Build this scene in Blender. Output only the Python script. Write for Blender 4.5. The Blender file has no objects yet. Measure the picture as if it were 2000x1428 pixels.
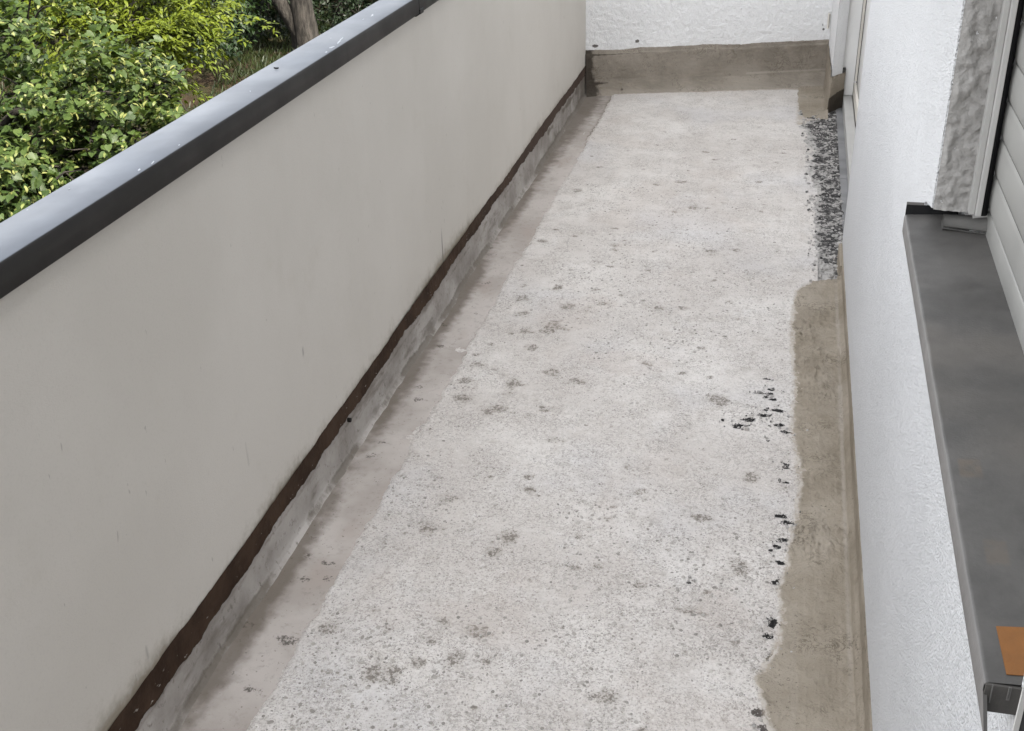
import bpy, bmesh, math, random
import numpy as np
from mathutils import Matrix, Vector

C = bpy.context.scene.collection
RAD = math.radians
rng = np.random.RandomState(7)
random.seed(7)

# ------------------------------------------------------------------ camera
CAM_H = 1.65
cam_d = bpy.data.cameras.new('camera')
cam = bpy.data.objects.new('camera', cam_d)
C.objects.link(cam)
R0 = (0.97406, 0.22619, -0.02585)
fwd = Vector((-0.21178814, 0.85657444, -0.47055926)).normalized()
dwn = Vector((0.08424406, -0.46368865, -0.881984)).normalized()
rgt = dwn.cross(fwd).normalized()
up = -dwn
back = -fwd
cam.matrix_world = Matrix(((rgt.x, up.x, back.x, 0.0), (rgt.y, up.y, back.y, 0.0), (rgt.z, up.z, back.z, CAM_H), (0, 0, 0, 1)))
cam_d.sensor_width = 36.0
cam_d.lens = 2245.143 / 2000 * 36.0
cam_d.clip_start = 0.02
cam_d.clip_end = 600
bpy.context.scene.camera = cam

# ------------------------------------------------------------------ world, sun, exposure
SUN_EL, SUN_AZ = RAD(52), RAD(118)          # azimuth clockwise from +Y: behind the house
w = bpy.data.worlds.new('World')
bpy.context.scene.world = w
w.use_nodes = True
nt = w.node_tree
for n in list(nt.nodes):
    nt.nodes.remove(n)
sky = nt.nodes.new('ShaderNodeTexSky')
sky.sky_type = 'NISHITA'
sky.sun_disc = False
sky.sun_elevation = SUN_EL
sky.sun_rotation = SUN_AZ
sky.dust_density = 3.0
sky.air_density = 1.0
hs = nt.nodes.new('ShaderNodeHueSaturation')
hs.inputs['Saturation'].default_value = 0.12
bg = nt.nodes.new('ShaderNodeBackground')
bg.inputs['Strength'].default_value = 0.15
wo = nt.nodes.new('ShaderNodeOutputWorld')
nt.links.new(sky.outputs[0], hs.inputs['Color'])
nt.links.new(hs.outputs[0], bg.inputs[0])
nt.links.new(bg.outputs[0], wo.inputs[0])

sd = bpy.data.lights.new('sun', 'SUN')
sd.energy = 3.4
sd.angle = RAD(0.6)
sd.color = (1.0, 0.93, 0.80)
so = bpy.data.objects.new('sun', sd)
C.objects.link(so)
sdir = Vector((math.sin(SUN_AZ) * math.cos(SUN_EL), math.cos(SUN_AZ) * math.cos(SUN_EL), math.sin(SUN_EL)))
so.rotation_euler = sdir.to_track_quat('Z', 'Y').to_euler()
so.location = (6, -6, 14)

vs = bpy.context.scene.view_settings
bpy.context.scene.display_settings.display_device = 'sRGB'
vs.view_transform = 'Standard'
vs.look = 'None'
vs.exposure = 2.62
vs.gamma = 1.0
vs.use_curve_mapping = False
cy = bpy.context.scene.cycles
cy.max_bounces = 8
cy.diffuse_bounces = 5
cy.glossy_bounces = 3
cy.transmission_bounces = 4

# ------------------------------------------------------------------ numpy noise
_tabs = {}
def vn(x, y, seed=0):
    if seed not in _tabs:
        _tabs[seed] = np.random.RandomState(1000 + seed).rand(256, 256)
    T = _tabs[seed]
    x = np.asarray(x, float); y = np.asarray(y, float)
    xi = np.floor(x).astype(int); yi = np.floor(y).astype(int)
    fx = x - xi; fy = y - yi
    fx = fx * fx * (3 - 2 * fx); fy = fy * fy * (3 - 2 * fy)
    a = T[xi % 256, yi % 256]; b = T[(xi + 1) % 256, yi % 256]
    c = T[xi % 256, (yi + 1) % 256]; d = T[(xi + 1) % 256, (yi + 1) % 256]
    return (a * (1 - fx) + b * fx) * (1 - fy) + (c * (1 - fx) + d * fx) * fy - 0.5
def fbm(x, y, s, seed=0, oc=4, g=0.5):
    r = 0; a = 1.0
    for i in range(oc):
        r = r + a * vn(np.asarray(x) * s + 17.3 * i, np.asarray(y) * s + 5.1 * i, seed + i)
        a *= g; s *= 2.03
    return r
def sstep(a, b, x):
    t = np.clip((x - a) / (b - a), 0, 1)
    return t * t * (3 - 2 * t)

# ------------------------------------------------------------------ object helpers
def tag(o, label=None, cat=None, group=None, kind=None):
    if label: o['label'] = label
    if cat: o['category'] = cat
    if group: o['group'] = group
    if kind: o['kind'] = kind
    return o
def root(name, loc, label, cat, group=None):
    o = bpy.data.objects.new(name, None)
    C.objects.link(o)
    o.location = loc
    o.empty_display_size = 0.1
    return tag(o, label, cat, group, 'thing')
def put(name, me, mat=None, parent=None, loc=None):
    o = bpy.data.objects.new(name, me)
    C.objects.link(o)
    if mat is not None and len(me.materials) == 0:
        me.materials.append(mat)
    if parent is not None:
        o.parent = parent
        if parent.type == 'EMPTY':
            o.matrix_parent_inverse = Matrix.Translation(-parent.location)
    if loc is not None:
        o.location = loc
    return o
def mesh_np(name, v, f, smooth=False, attrs=None):
    """v: (N,3); f: (M,k) array of one polygon size, or a list of such arrays"""
    fs = f if isinstance(f, list) else [f]
    fs = [np.asarray(a, np.int32) for a in fs]
    me = bpy.data.meshes.new(name)
    v = np.asarray(v, np.float32)
    me.vertices.add(len(v))
    me.vertices.foreach_set('co', v.ravel())
    loops = np.concatenate([a.ravel() for a in fs])
    tot = np.concatenate([np.full(len(a), a.shape[1], np.int32) for a in fs])
    start = np.concatenate([[0], np.cumsum(tot)[:-1]]).astype(np.int32)
    me.loops.add(len(loops))
    me.loops.foreach_set('vertex_index', loops)
    me.polygons.add(len(tot))
    me.polygons.foreach_set('loop_start', start)
    me.polygons.foreach_set('loop_total', tot)
    if smooth:
        me.polygons.foreach_set('use_smooth', np.ones(len(tot), bool))
    me.update(calc_edges=True)
    for k, a in (attrs or {}).items():
        at = me.attributes.new(k, 'FLOAT', 'POINT')
        at.data.foreach_set('value', np.asarray(a, np.float32).ravel())
    me.validate()
    return me
def grid_faces(nu, nv):
    i = np.arange(nu * nv).reshape(nu, nv)
    return np.stack([i[:-1, :-1].ravel(), i[1:, :-1].ravel(), i[1:, 1:].ravel(), i[:-1, 1:].ravel()], 1)
def grid_mesh(name, X, Y, Z, smooth=True, attrs=None, flip=False):
    f = grid_faces(*X.shape)
    if flip: f = f[:, ::-1]
    return mesh_np(name, np.stack([X.ravel(), Y.ravel(), Z.ravel()], 1), f, smooth, attrs)
def bm_to(name, bm, smooth=False):
    me = bpy.data.meshes.new(name)
    bmesh.ops.recalc_face_normals(bm, faces=bm.faces)
    bm.to_mesh(me); bm.free()
    if smooth:
        for p in me.polygons: p.use_smooth = True
    return me
def bm_box(bm, x0, x1, y0, y1, z0, z1, bev=0.0):
    r = bmesh.ops.create_cube(bm, size=1.0)
    vs_ = r['verts']
    for v in vs_:
        v.co = Vector((x0 if v.co.x < 0 else x1, y0 if v.co.y < 0 else y1, z0 if v.co.z < 0 else z1))
    if bev > 0:
        ed = list({e for v in vs_ for e in v.link_edges})
        bmesh.ops.bevel(bm, geom=ed, offset=bev, segments=2, affect='EDGES', profile=0.6)
def box(name, mat, parent, x0, x1, y0, y1, z0, z1, bev=0.0):
    bm = bmesh.new(); bm_box(bm, x0, x1, y0, y1, z0, z1, bev)
    return put(name, bm_to(name, bm), mat, parent)
def extrude_y(name, prof, ys, mat, parent, smooth=False, closed=False, dz=None):
    """sheet with cross-section prof [(x,z)] swept along ys"""
    P = np.array(prof, float)
    if closed: P = np.vstack([P, P[:1]])
    ys = np.asarray(ys, float)
    X = np.repeat(P[:, 0][None], len(ys), 0); Z = np.repeat(P[:, 1][None], len(ys), 0)
    Y = np.repeat(ys[:, None], len(P), 1)
    if dz is not None: Z = Z + dz(Y)
    return put(name, grid_mesh(name, X, Y, Z, smooth), mat, parent)

# ------------------------------------------------------------------ material helper
class M:
    def __init__(s, name, rough=0.8, spec=0.3):
        s.m = bpy.data.materials.new(name); s.m.use_nodes = True
        s.t = s.m.node_tree; s.N = s.t.nodes
        s.b = next(n for n in s.N if n.type == 'BSDF_PRINCIPLED')
        s.out = next(n for n in s.N if n.type == 'OUTPUT_MATERIAL')
        s.b.inputs['Roughness'].default_value = rough
        s.b.inputs['Specular IOR Level'].default_value = spec
        s.co = s.N.new('ShaderNodeTexCoord').outputs['Object']
        s.h = None
    def L(s, a, b): s.t.links.new(a, b)
    def val(s, sock, v):
        if isinstance(v, (int, float)): sock.default_value = v
        elif isinstance(v, (tuple, list)):
            sock.default_value = tuple(v) + ((1,) if len(v) == 3 and len(sock.default_value) == 4 else ())
        else: s.L(v, sock)
    def scaled(s, sx, sy, sz):
        m = s.N.new('ShaderNodeMapping'); m.inputs['Scale'].default_value = (sx, sy, sz)
        s.L(s.co, m.inputs[0]); return m.outputs[0]
    def noise(s, scale, detail=3, rough=0.55, vec=None, dist=0.0):
        n = s.N.new('ShaderNodeTexNoise'); n.inputs['Scale'].default_value = scale
        n.inputs['Detail'].default_value = detail; n.inputs['Roughness'].default_value = rough
        n.inputs['Distortion'].default_value = dist
        s.L(vec if vec is not None else s.co, n.inputs['Vector']); return n.outputs['Fac']
    def voro(s, scale, vec=None, feature='F1', rnd=1.0):
        n = s.N.new('ShaderNodeTexVoronoi'); n.inputs['Scale'].default_value = scale
        n.feature = feature; n.inputs['Randomness'].default_value = rnd
        s.L(vec if vec is not None else s.co, n.inputs['Vector'])
        return n.outputs['Distance'], n.outputs['Color'] if feature != 'DISTANCE_TO_EDGE' else None
    def ramp(s, f, a, b, lo=0.0, hi=1.0):
        n = s.N.new('ShaderNodeMapRange'); n.clamp = True
        n.interpolation_type = 'SMOOTHSTEP' if abs(b - a) > 0 else 'LINEAR'
        s.val(n.inputs['Value'], f)
        n.inputs['From Min'].default_value = a; n.inputs['From Max'].default_value = b
        n.inputs['To Min'].default_value = lo; n.inputs['To Max'].default_value = hi
        return n.outputs['Result']
    def math(s, op, a, b=0.0, clamp=False):
        n = s.N.new('ShaderNodeMath'); n.operation = op; n.use_clamp = clamp
        s.val(n.inputs[0], a); s.val(n.inputs[1], b); return n.outputs[0]
    def mul(s, a, b): return s.math('MULTIPLY', a, b)
    def add(s, a, b): return s.math('ADD', a, b)
    def mix(s, f, a, b, mode='MIX'):
        n = s.N.new('ShaderNodeMix'); n.data_type = 'RGBA'; n.blend_type = mode
        s.val(n.inputs[0], f); s.val(n.inputs[6], a); s.val(n.inputs[7], b); return n.outputs[2]
    def attr(s, name):
        n = s.N.new('ShaderNodeAttribute'); n.attribute_name = name; return n.outputs['Fac']
    def sep(s, vec=None):
        n = s.N.new('ShaderNodeSeparateXYZ'); s.L(vec if vec is not None else s.co, n.inputs[0]); return n.outputs
    def color(s, c): s.val(s.b.inputs['Base Color'], c)
    def rough(s, r): s.val(s.b.inputs['Roughness'], r)
    def bump(s, h, dist, strength=1.0):
        n = s.N.new('ShaderNodeBump'); n.inputs['Distance'].default_value = dist
        n.inputs['Strength'].default_value = strength
        s.L(h, n.inputs['Height'])
        if s.h is not None: s.L(s.h, n.inputs['Normal'])
        s.h = n.outputs[0]; s.L(s.h, s.b.inputs['Normal'])

def plain(name, col, rough=0.7, spec=0.3, var=0.12, sc=20, bump=0.0005):
    m = M(name, rough, spec)
    n = m.noise(sc, 4)
    m.color(m.mix(m.ramp(n, 0.3, 0.7), tuple(c * (1 - var) for c in col), tuple(c * (1 + var) for c in col)))
    m.rough(m.ramp(m.noise(sc * 2), 0.3, 0.7, rough - 0.06, rough + 0.06))
    if bump: m.bump(m.noise(sc * 12, 2), bump)
    return m.m

# --- concrete floor
def floor_material():
    m = M('scarified_concrete', 0.92, 0.15)
    c = m.mix(m.ramp(m.noise(2.2, 5, 0.6), 0.35, 0.68), (0.56, 0.525, 0.495), (0.66, 0.63, 0.60))
    c = m.mix(m.ramp(m.noise(5.0, 4, 0.6, m.scaled(1, .8, 1)), 0.52, 0.75, 0, 0.35), c, (0.47, 0.44, 0.41))
    c = m.mix(m.ramp(m.noise(9.0, 3), 0.55, 0.8, 0, 0.35), c, (0.63, 0.62, 0.61))
    worn = m.ramp(m.add(m.noise(6.5, 5, .7), m.ramp(m.sep()[1], 1.4, 3.4, .10, -.02)), 0.40, 0.62)             # where the surface is scraped open
    c = m.mix(m.mul(m.ramp(m.noise(42, 4, 0.65), 0.50, 0.70), m.ramp(worn, 0, 1, .18, .5)), c, (0.37, 0.34, 0.31))
    c = m.mix(m.ramp(m.noise(15, 5, 0.7), 0.52, 0.72, 0, 0.40), c, (0.40, 0.362, 0.325))
    c = m.mix(m.mul(m.ramp(m.noise(200, 2, 0.6), 0.52, 0.68), m.ramp(worn, 0, 1, .2, .6)), c, (0.31, 0.28, 0.255))
    c = m.mix(m.mul(m.ramp(m.noise(80, 5, 0.75), 0.55, 0.65), m.ramp(worn, 0, 1, .05, .8)), c, (0.27, 0.245, 0.22))
    c = m.mix(m.ramp(m.noise(60, 4, 0.7), 0.42, 0.32, 0, 0.45), c, (0.74, 0.72, 0.70))
    c = m.mix(m.ramp(m.noise(1.6, 3), 0.5, 0.68, 0, 0.35), c, (0.545, 0.54, 0.555))
    c = m.mix(m.ramp(m.noise(3.7, 5, .65), 0.60, 0.76, 0, 0.5), c, (0.43, 0.385, 0.345))
    rg = m.math('ABSOLUTE', m.math('SUBTRACT', m.noise(55, 4, 0.65, dist=.6), 0.5))  # cavity shading painted in: thin dark lines where bumps shade too weakly
    k = m.mul(m.ramp(rg, 0.004, 0.026, 1, 0), m.ramp(m.noise(11, 3), 0.40, 0.58))
    c = m.mix(m.mul(k, 0.7), c, (0.25, 0.23, 0.21))
    dens = m.ramp(m.noise(3.3, 3), 0.34, 0.62)
    y = m.sep()[1]
    near = m.ramp(y, 1.4, 4.6, 1.0, 0.42)
    dens = m.mul(dens, near)
    # exposed aggregate, three sizes
    for sc, th, gate, col, amt in ((95, 0.36, 0.74, (0.29, 0.27, 0.25), 0.6), (160, 0.34, 0.66, (0.20, 0.185, 0.17), 0.6), (60, 0.28, 0.84, (0.34, 0.32, 0.295), 0.6)):
        d, colr = m.voro(sc)
        cs = m.N.new('ShaderNodeSeparateColor'); m.L(colr, cs.inputs[0])
        k = m.mul(m.ramp(d, th - 0.10, th, 1, 0), m.ramp(cs.outputs[0], gate, gate + 0.02))
        k = m.mul(k, m.ramp(m.add(dens, m.mul(cs.outputs[1], 0.5)), 0.45, 0.75))
        cc = m.mix(cs.outputs[2], col, tuple(v * 1.55 for v in col))
        c = m.mix(m.mul(k, amt), c, cc)
    # pin holes
    ph = m.mul(m.ramp(m.noise(190, 2, 0.6), 0.645, 0.71), m.ramp(m.noise(9, 3), 0.36, 0.56))
    c = m.mix(m.mul(ph, 0.8), c, (0.10, 0.09, 0.082))
    for sc, gate, amt in ((62, .66, .75), (120, .60, .7)):
        v = m.N.new('ShaderNodeVectorMath'); v.operation = 'ADD'
        nz_ = m.N.new('ShaderNodeTexNoise'); nz_.inputs['Scale'].default_value = sc * 1.4
        m.L(m.co, nz_.inputs['Vector'])
        vm = m.N.new('ShaderNodeVectorMath'); vm.operation = 'SCALE'; vm.inputs['Scale'].default_value = .012 * 62 / sc
        m.L(nz_.outputs['Color'], vm.inputs[0]); m.L(m.co, v.inputs[0]); m.L(vm.outputs[0], v.inputs[1])
        d, colr = m.voro(sc, v.outputs[0])
        cs = m.N.new('ShaderNodeSeparateColor'); m.L(colr, cs.inputs[0])
        k = m.mul(m.ramp(d, .12, .26, 1, 0), m.ramp(cs.outputs[1], gate, gate + .02))
        k = m.mul(k, m.ramp(m.noise(5.5, 4, .65), .42, .60))
        c = m.mix(m.mul(k, amt), c, (0.19, 0.172, 0.152))
    # dirt-filled dabs left by old fixings
    st = m.attr('stain')
    nn = m.add(m.mul(m.noise(70, 5, 0.72), .6), m.mul(m.noise(190, 3, 0.7), .4))
    k = m.ramp(m.add(m.mul(st, 0.21), nn), 0.655, 0.75)
    c = m.mix(m.mul(k, 0.9), c, m.mix(m.noise(160, 2), (0.055, 0.048, 0.041), (0.22, 0.20, 0.175)))
    c = m.mix(m.ramp(st, 0.2, 1.0, 0, 0.3), c, (0.30, 0.265, 0.225))
    # bitumen left behind
    k = m.ramp(m.add(m.mul(m.attr('bit'), 0.34), nn), 0.70, 0.77)
    c = m.mix(k, c, (0.022, 0.021, 0.021))
    c = m.mix(m.ramp(m.attr('rose'), 0.2, 1, 0, 0.16), c, (0.50, 0.43, 0.385))
    c = m.mix(m.ramp(m.add(m.attr('smear'), m.mul(m.noise(30, 5, .7), .9)), .75, 1.15, 0, .75), c, (0.36, 0.31, 0.25))
    m.color(c)
    m.bump(m.noise(38, 5, 0.65), 0.007)
    m.bump(m.noise(120, 4, 0.65), 0.0035)
    d, _ = m.voro(120)
    m.bump(d, 0.0010)
    return m.m

def strip_material():
    m = M('smooth_edge_concrete', 0.8, 0.25)
    c = m.mix(m.ramp(m.noise(4, 4), 0.35, 0.65), (0.36, 0.325, 0.297), (0.47, 0.432, 0.404))
    c = m.mix(m.ramp(m.noise(7, 3, vec=m.scaled(1, .5, 1)), 0.55, 0.75, 0, 0.5), c, (0.35, 0.295, 0.26))
    c = m.mix(m.ramp(m.noise(40, 4, .65), 0.52, 0.75, 0, 0.4), c, (0.2, 0.18, 0.16))
    ph = m.ramp(m.noise(140, 2, 0.6), 0.66, 0.72)
    c = m.mix(m.mul(ph, 0.6), c, (0.13, 0.12, 0.105))
    st = m.attr('stain')
    nn = m.add(m.mul(m.noise(70, 5, 0.72), .6), m.mul(m.noise(190, 3, 0.7), .4))
    k = m.ramp(m.add(m.mul(st, 0.21), nn), 0.665, 0.77)
    c = m.mix(m.mul(k, 0.85), c, (0.07, 0.063, 0.054))
    dirt = m.attr('dirt')
    c = m.mix(m.mul(m.ramp(m.add(dirt, m.mul(m.noise(25, 4), .8)), 0.75, 1.35), .75), c, (0.105, 0.085, 0.063))
    m.color(c)
    m.bump(m.noise(20, 4), 0.003)
    m.bump(m.noise(110, 3), 0.0008)
    return m.m

def mortar_material(name, along):
    m = M(name, 0.95, 0.1)
    sv = m.scaled(70, 2.5, 70) if along == 'y' else m.scaled(3, 70, 70)
    lowc, hic = ((0.235, 0.202, 0.157), (0.325, 0.286, 0.232)) if along == 'y' else ((0.20, 0.176, 0.146), (0.285, 0.255, 0.216))
    c = m.mix(m.ramp(m.noise(3.5, 5, 0.6), 0.35, 0.66), lowc, hic)
    c = m.mix(m.ramp(m.noise(1.0, 3, 0.6, sv), 0.45, 0.75, 0, 0.35), c, (0.36, 0.315, 0.26))
    c = m.mix(m.ramp(m.noise(30, 4, 0.7), 0.55, 0.75, 0, 0.45), c, (0.19, 0.16, 0.12))
    c = m.mix(m.ramp(m.attr('wash'), 0.1, 1, 0, 0.65), c, (0.385, 0.35, 0.305))
    ph = m.mul(m.ramp(m.noise(130, 3, .65), 0.62, 0.69), m.ramp(m.noise(8, 3), .38, .58))
    c = m.mix(m.mul(ph, 0.75), c, (0.085, 0.07, 0.052))
    rg = m.math('ABSOLUTE', m.math('SUBTRACT', m.noise(26, 5, 0.7, dist=.8), 0.5))  # ridge shading painted as dark lines, since soft light barely shows the relief
    k = m.mul(m.ramp(rg, 0.004, 0.03, 1, 0), m.ramp(m.noise(6, 3), 0.50, 0.62))
    c = m.mix(m.mul(k, 0.7), c, (0.105, 0.087, 0.064))
    c = m.mix(m.ramp(m.noise(9, 5, .7), .56, .72, 0, .30), c, (0.20, 0.168, 0.122))
    thin = m.ramp(m.add(m.attr('thin'), m.mul(m.noise(38, 5, .7), 1.1)), .95, 1.35)
    c = m.mix(m.mul(thin, .8), c, m.mix(m.noise(60, 4), (0.44, 0.40, 0.355), (0.60, 0.565, 0.525)))
    dirt = m.attr('dirt')
    c = m.mix(m.ramp(m.add(dirt, m.mul(m.noise(45, 4), .7)), 0.75, 1.15, 0, .9), c, (0.045, 0.037, 0.03))
    m.color(c)
    m.bump(m.noise(1.0, 3, 0.6, sv), 0.0016)
    m.bump(m.noise(240, 2), 0.002)
    m.bump(m.noise(34, 5, .65), 0.008)
    return m.m

def stucco_material(name, col, grain, dist, coarse=0.0, var=0.05):
    m = M(name, 0.9, 0.2)
    n = m.noise(1.8, 4)
    c = m.mix(m.ramp(n, 0.35, 0.65), tuple(v * (1 - var) for v in col), col)
    d, _ = m.voro(grain)
    n2 = m.noise(grain * 0.8, 3, 0.6)
    c = m.mix(m.ramp(n2, 0.52, 0.72, 0, 0.32), c, tuple(v * 0.62 for v in col))
    c = m.mix(m.ramp(m.noise(grain * .33, 3, .6), 0.58, 0.75, 0, 0.22), c, tuple(v * 0.66 for v in col))
    dirt = m.attr('dirt')
    c = m.mix(m.ramp(m.add(dirt, m.mul(m.noise(90, 4), .8)), 0.85, 1.15, 0, .9), c, (0.07, 0.06, 0.05))
    m.color(c)
    if coarse: m.bump(m.noise(18, 3), coarse)
    m.bump(m.math('SUBTRACT', 1.0, d), dist * .8)
    m.bump(m.noise(grain * 1.7, 2, .6), dist * .6)
    return m.m

def panel_material():
    m = M('parapet_render_paint', 0.75, 0.25)
    c = m.mix(m.ramp(m.noise(1.3, 4), 0.35, 0.65), (0.545, 0.518, 0.475), (0.59, 0.562, 0.52))
    c = m.mix(m.ramp(m.noise(2.2, 4, .6, m.scaled(1, 3, .35)), 0.52, 0.75, 0, 0.10), c, (0.46, 0.435, 0.39))
    c = m.mix(m.ramp(m.noise(240, 3, .6), .5, .7, 0, .16), c, (0.40, 0.38, 0.345))
    c = m.mix(m.ramp(m.noise(7, 5, .7), .55, .75, 0, .18), c, (0.45, 0.415, 0.355))
    dirt = m.attr('dirt')
    k = m.ramp(m.add(dirt, m.mul(m.add(m.noise(16, 4, .7), m.mul(m.noise(70, 3), .6)), .75)), 0.78, 1.6)
    c = m.mix(m.mul(k, .8), c, (0.19, 0.16, 0.11))
    c = m.mix(m.ramp(m.attr('mark'), 0.2, 1.0, 0, .8), c, (0.10, 0.095, 0.085))
    sp = m.ramp(m.noise(55, 2, 0.5, m.scaled(1, 1.5, .5)), 0.745, 0.785)
    c = m.mix(m.mul(sp, 0.45), c, (0.22, 0.205, 0.18))
    m.color(c)
    m.bump(m.noise(3, 3), 0.006)
    m.bump(m.noise(320, 2, 0.5, m.scaled(1, 1, 1.6)), 0.0004)
    return m.m

def brown_material():
    m = M('brown_bitumen_paint', 0.85, 0.15)
    c = m.mix(m.ramp(m.noise(12, 4), 0.35, 0.65), (0.032, 0.018, 0.011), (0.056, 0.034, 0.022))
    sp = m.ramp(m.noise(85, 3, .6, m.scaled(1, .45, 1)), 0.665, 0.70)
    lowr = m.attr('low')
    c = m.mix(m.mul(sp, m.ramp(lowr, 0.2, .7)), c, (0.34, 0.31, 0.28))
    c = m.mix(m.ramp(m.noise(30, 3), .6, .8, 0, .5), c, (0.075, 0.05, 0.037))
    c = m.mix(m.ramp(m.sep()[1], 3.2, 5.6, 0, .6), c, (0.085, 0.062, 0.052))
    m.color(c)
    m.bump(m.noise(60, 4), 0.003)
    return m.m

def upstand_material():
    m = M('raw_upstand_concrete', 0.88, 0.2)
    c = m.mix(m.ramp(m.noise(5, 5, .6), 0.36, 0.66), (0.275, 0.252, 0.23), (0.43, 0.405, 0.38))
    c = m.mix(m.ramp(m.noise(9, 4, .65, m.scaled(1, .5, 2)), 0.52, 0.72, 0, .7), c, (0.15, 0.13, 0.11))
    c = m.mix(m.ramp(m.noise(60, 4, .7), 0.56, 0.72, 0, .6), c, (0.11, 0.095, 0.08))
    dirt = m.attr('dirt')
    k = m.ramp(m.add(dirt, m.mul(m.noise(40, 4, .65), .9)), 0.85, 1.3)
    c = m.mix(m.mul(k, .75), c, (0.115, 0.098, 0.078))
    m.color(c)
    m.bump(m.noise(30, 4), 0.004)
    m.bump(m.noise(130, 3), 0.0012)
    return m.m

def bitumen_material():
    m = M('bitumen_residue', 0.75, 0.35)
    v = m.scaled(1, 1, 1)
    k = m.ramp(m.add(m.add(m.mul(m.noise(18, 6, .75), 1), m.mul(m.noise(75, 4, .7), .6)), m.mul(m.attr('edge'), .34)), 0.80, 0.90)
    c = m.mix(k, (0.022, 0.021, 0.021), (0.42, 0.405, 0.385))
    c = m.mix(m.ramp(m.noise(55, 3), .46, .60, 0, .5), c, (0.15, 0.143, 0.138))
    m.color(c)
    m.bump(m.noise(30, 5, .7), 0.008)
    m.bump(m.noise(120, 3), 0.002)
    return m.m

def coping_material():
    m = M('anthracite_coated_metal', 0.45, 0.22)
    c = m.mix(m.ramp(m.noise(3, 4), .35, .65), (0.017, 0.016, 0.0155), (0.022, 0.021, 0.020))
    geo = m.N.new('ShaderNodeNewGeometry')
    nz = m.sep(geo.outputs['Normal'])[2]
    topk = m.ramp(nz, .6, .9)           # pale blue sky reflection painted on the level face, with dusty mottling and marks
    dust_sheen = m.ramp(m.noise(5, 5, .65, m.scaled(1, .6, 1)), .35, .7, .72, .95)
    c = m.mix(m.mul(m.mul(topk, dust_sheen), .85), c, (0.175, 0.195, 0.228))
    sc = m.ramp(m.noise(11, 4, .6, m.scaled(4, 1, 1)), .70, .74)
    c = m.mix(m.mul(m.mul(topk, sc), .6), c, (0.62, 0.64, 0.66))
    m.color(c)
    m.rough(m.ramp(m.noise(7, 4), .3, .7, .40, .52))
    m.bump(m.noise(2.5, 3, .5), 0.001)
    return m.m

def sill_material():
    m = M('grey_sill_metal', 0.6, 0.35)
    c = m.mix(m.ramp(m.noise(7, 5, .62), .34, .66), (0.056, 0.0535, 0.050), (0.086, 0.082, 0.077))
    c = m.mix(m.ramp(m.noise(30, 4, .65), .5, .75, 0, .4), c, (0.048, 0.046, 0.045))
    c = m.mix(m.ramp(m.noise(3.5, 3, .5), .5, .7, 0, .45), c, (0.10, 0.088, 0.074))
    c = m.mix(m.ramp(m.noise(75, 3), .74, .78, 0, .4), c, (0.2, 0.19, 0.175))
    # faint rectangles where tape was pulled off
    xs_, ys_, zs_ = m.sep()[0], m.sep()[1], m.sep()[2]
    for (yc, hw, xc, xw, a) in ((1.172, .018, .238, .012, .22), (1.02, .02, .247, .011, .16)):
        ky = m.ramp(m.math('ABSOLUTE', m.math('SUBTRACT', ys_, yc)), hw - .004, hw + .004, 1, 0)
        kx = m.ramp(m.math('ABSOLUTE', m.math('SUBTRACT', xs_, xc)), xw - .002, xw + .002, 1, 0)
        kk = m.mul(m.mul(kx, ky), m.ramp(m.noise(60, 3), .35, .6, .45, 1))
        c = m.mix(m.mul(kk, a), c, (0.17, 0.115, 0.065))
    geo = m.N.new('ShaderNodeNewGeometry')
    level = m.ramp(m.sep(geo.outputs['Normal'])[2], .5, .9)      # upright lip painted lighter, as if catching sky light; level top keeps its mottling
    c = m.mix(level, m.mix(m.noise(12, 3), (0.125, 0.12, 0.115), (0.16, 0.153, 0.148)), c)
    m.color(c)
    m.rough(m.ramp(m.noise(20, 4), .3, .7, .45, .65))
    m.bump(m.noise(9, 3), 0.002)
    m.bump(m.noise(260, 2), 0.0003)
    return m.m

def reveal_material():
    m = M('rough_grey_reveal_plaster', 0.9, 0.2)
    c = m.mix(m.ramp(m.noise(12, 4), .35, .65), (0.26, 0.252, 0.24), (0.30, 0.292, 0.28))
    c = m.mix(m.ramp(m.noise(80, 3), .55, .75, 0, .4), c, (0.30, 0.29, 0.275))
    m.color(c)
    m.bump(m.noise(60, 4, .6), 0.005)
    m.bump(m.noise(220, 2), 0.0012)
    return m.m

def leaf_material(name, dark, light, transl=0.35, rough=0.5):
    m = M(name, rough, 0.22)
    r = m.attr('rnd')
    c = m.mix(r, dark, light)
    c = m.mix(m.ramp(m.noise(6, 3), .4, .6, 0, .35), c, tuple(v * 0.7 for v in dark))
    m.color(c)
    tr = m.N.new('ShaderNodeBsdfTranslucent')
    tc = m.mix(0.5, c, (light[0] * 1.3, light[1] * 1.35, light[2] * .6))
    m.L(tc, tr.inputs['Color'])
    mx = m.N.new('ShaderNodeMixShader'); mx.inputs[0].default_value = transl
    m.L(m.b.outputs[0], mx.inputs[1]); m.L(tr.outputs[0], mx.inputs[2])
    m.L(mx.outputs[0], m.out.inputs['Surface'])
    return m.m

def bark_material():
    m = M('bark', 0.95, 0.1)
    n = m.noise(5, 5, .65, m.scaled(3, 3, .6))
    m.color(m.mix(m.ramp(n, .35, .68), (0.010, 0.009, 0.008), (0.036, 0.032, 0.028)))
    m.bump(m.noise(9, 5, .7, m.scaled(3, 3, .5)), 0.04)
    return m.m

def ground_material():
    m = M('garden_soil', 0.98, 0.05)
    c = m.mix(m.ramp(m.noise(1.1, 5, .6), .4, .6), (0.016, 0.011, 0.007), (0.011, 0.013, 0.005))
    c = m.mix(m.ramp(m.noise(9, 5, .7), .45, .7, 0, .6), c, (0.024, 0.018, 0.011))
    m.color(c)
    m.bump(m.noise(7, 5, .7), .05)
    return m.m

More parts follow.
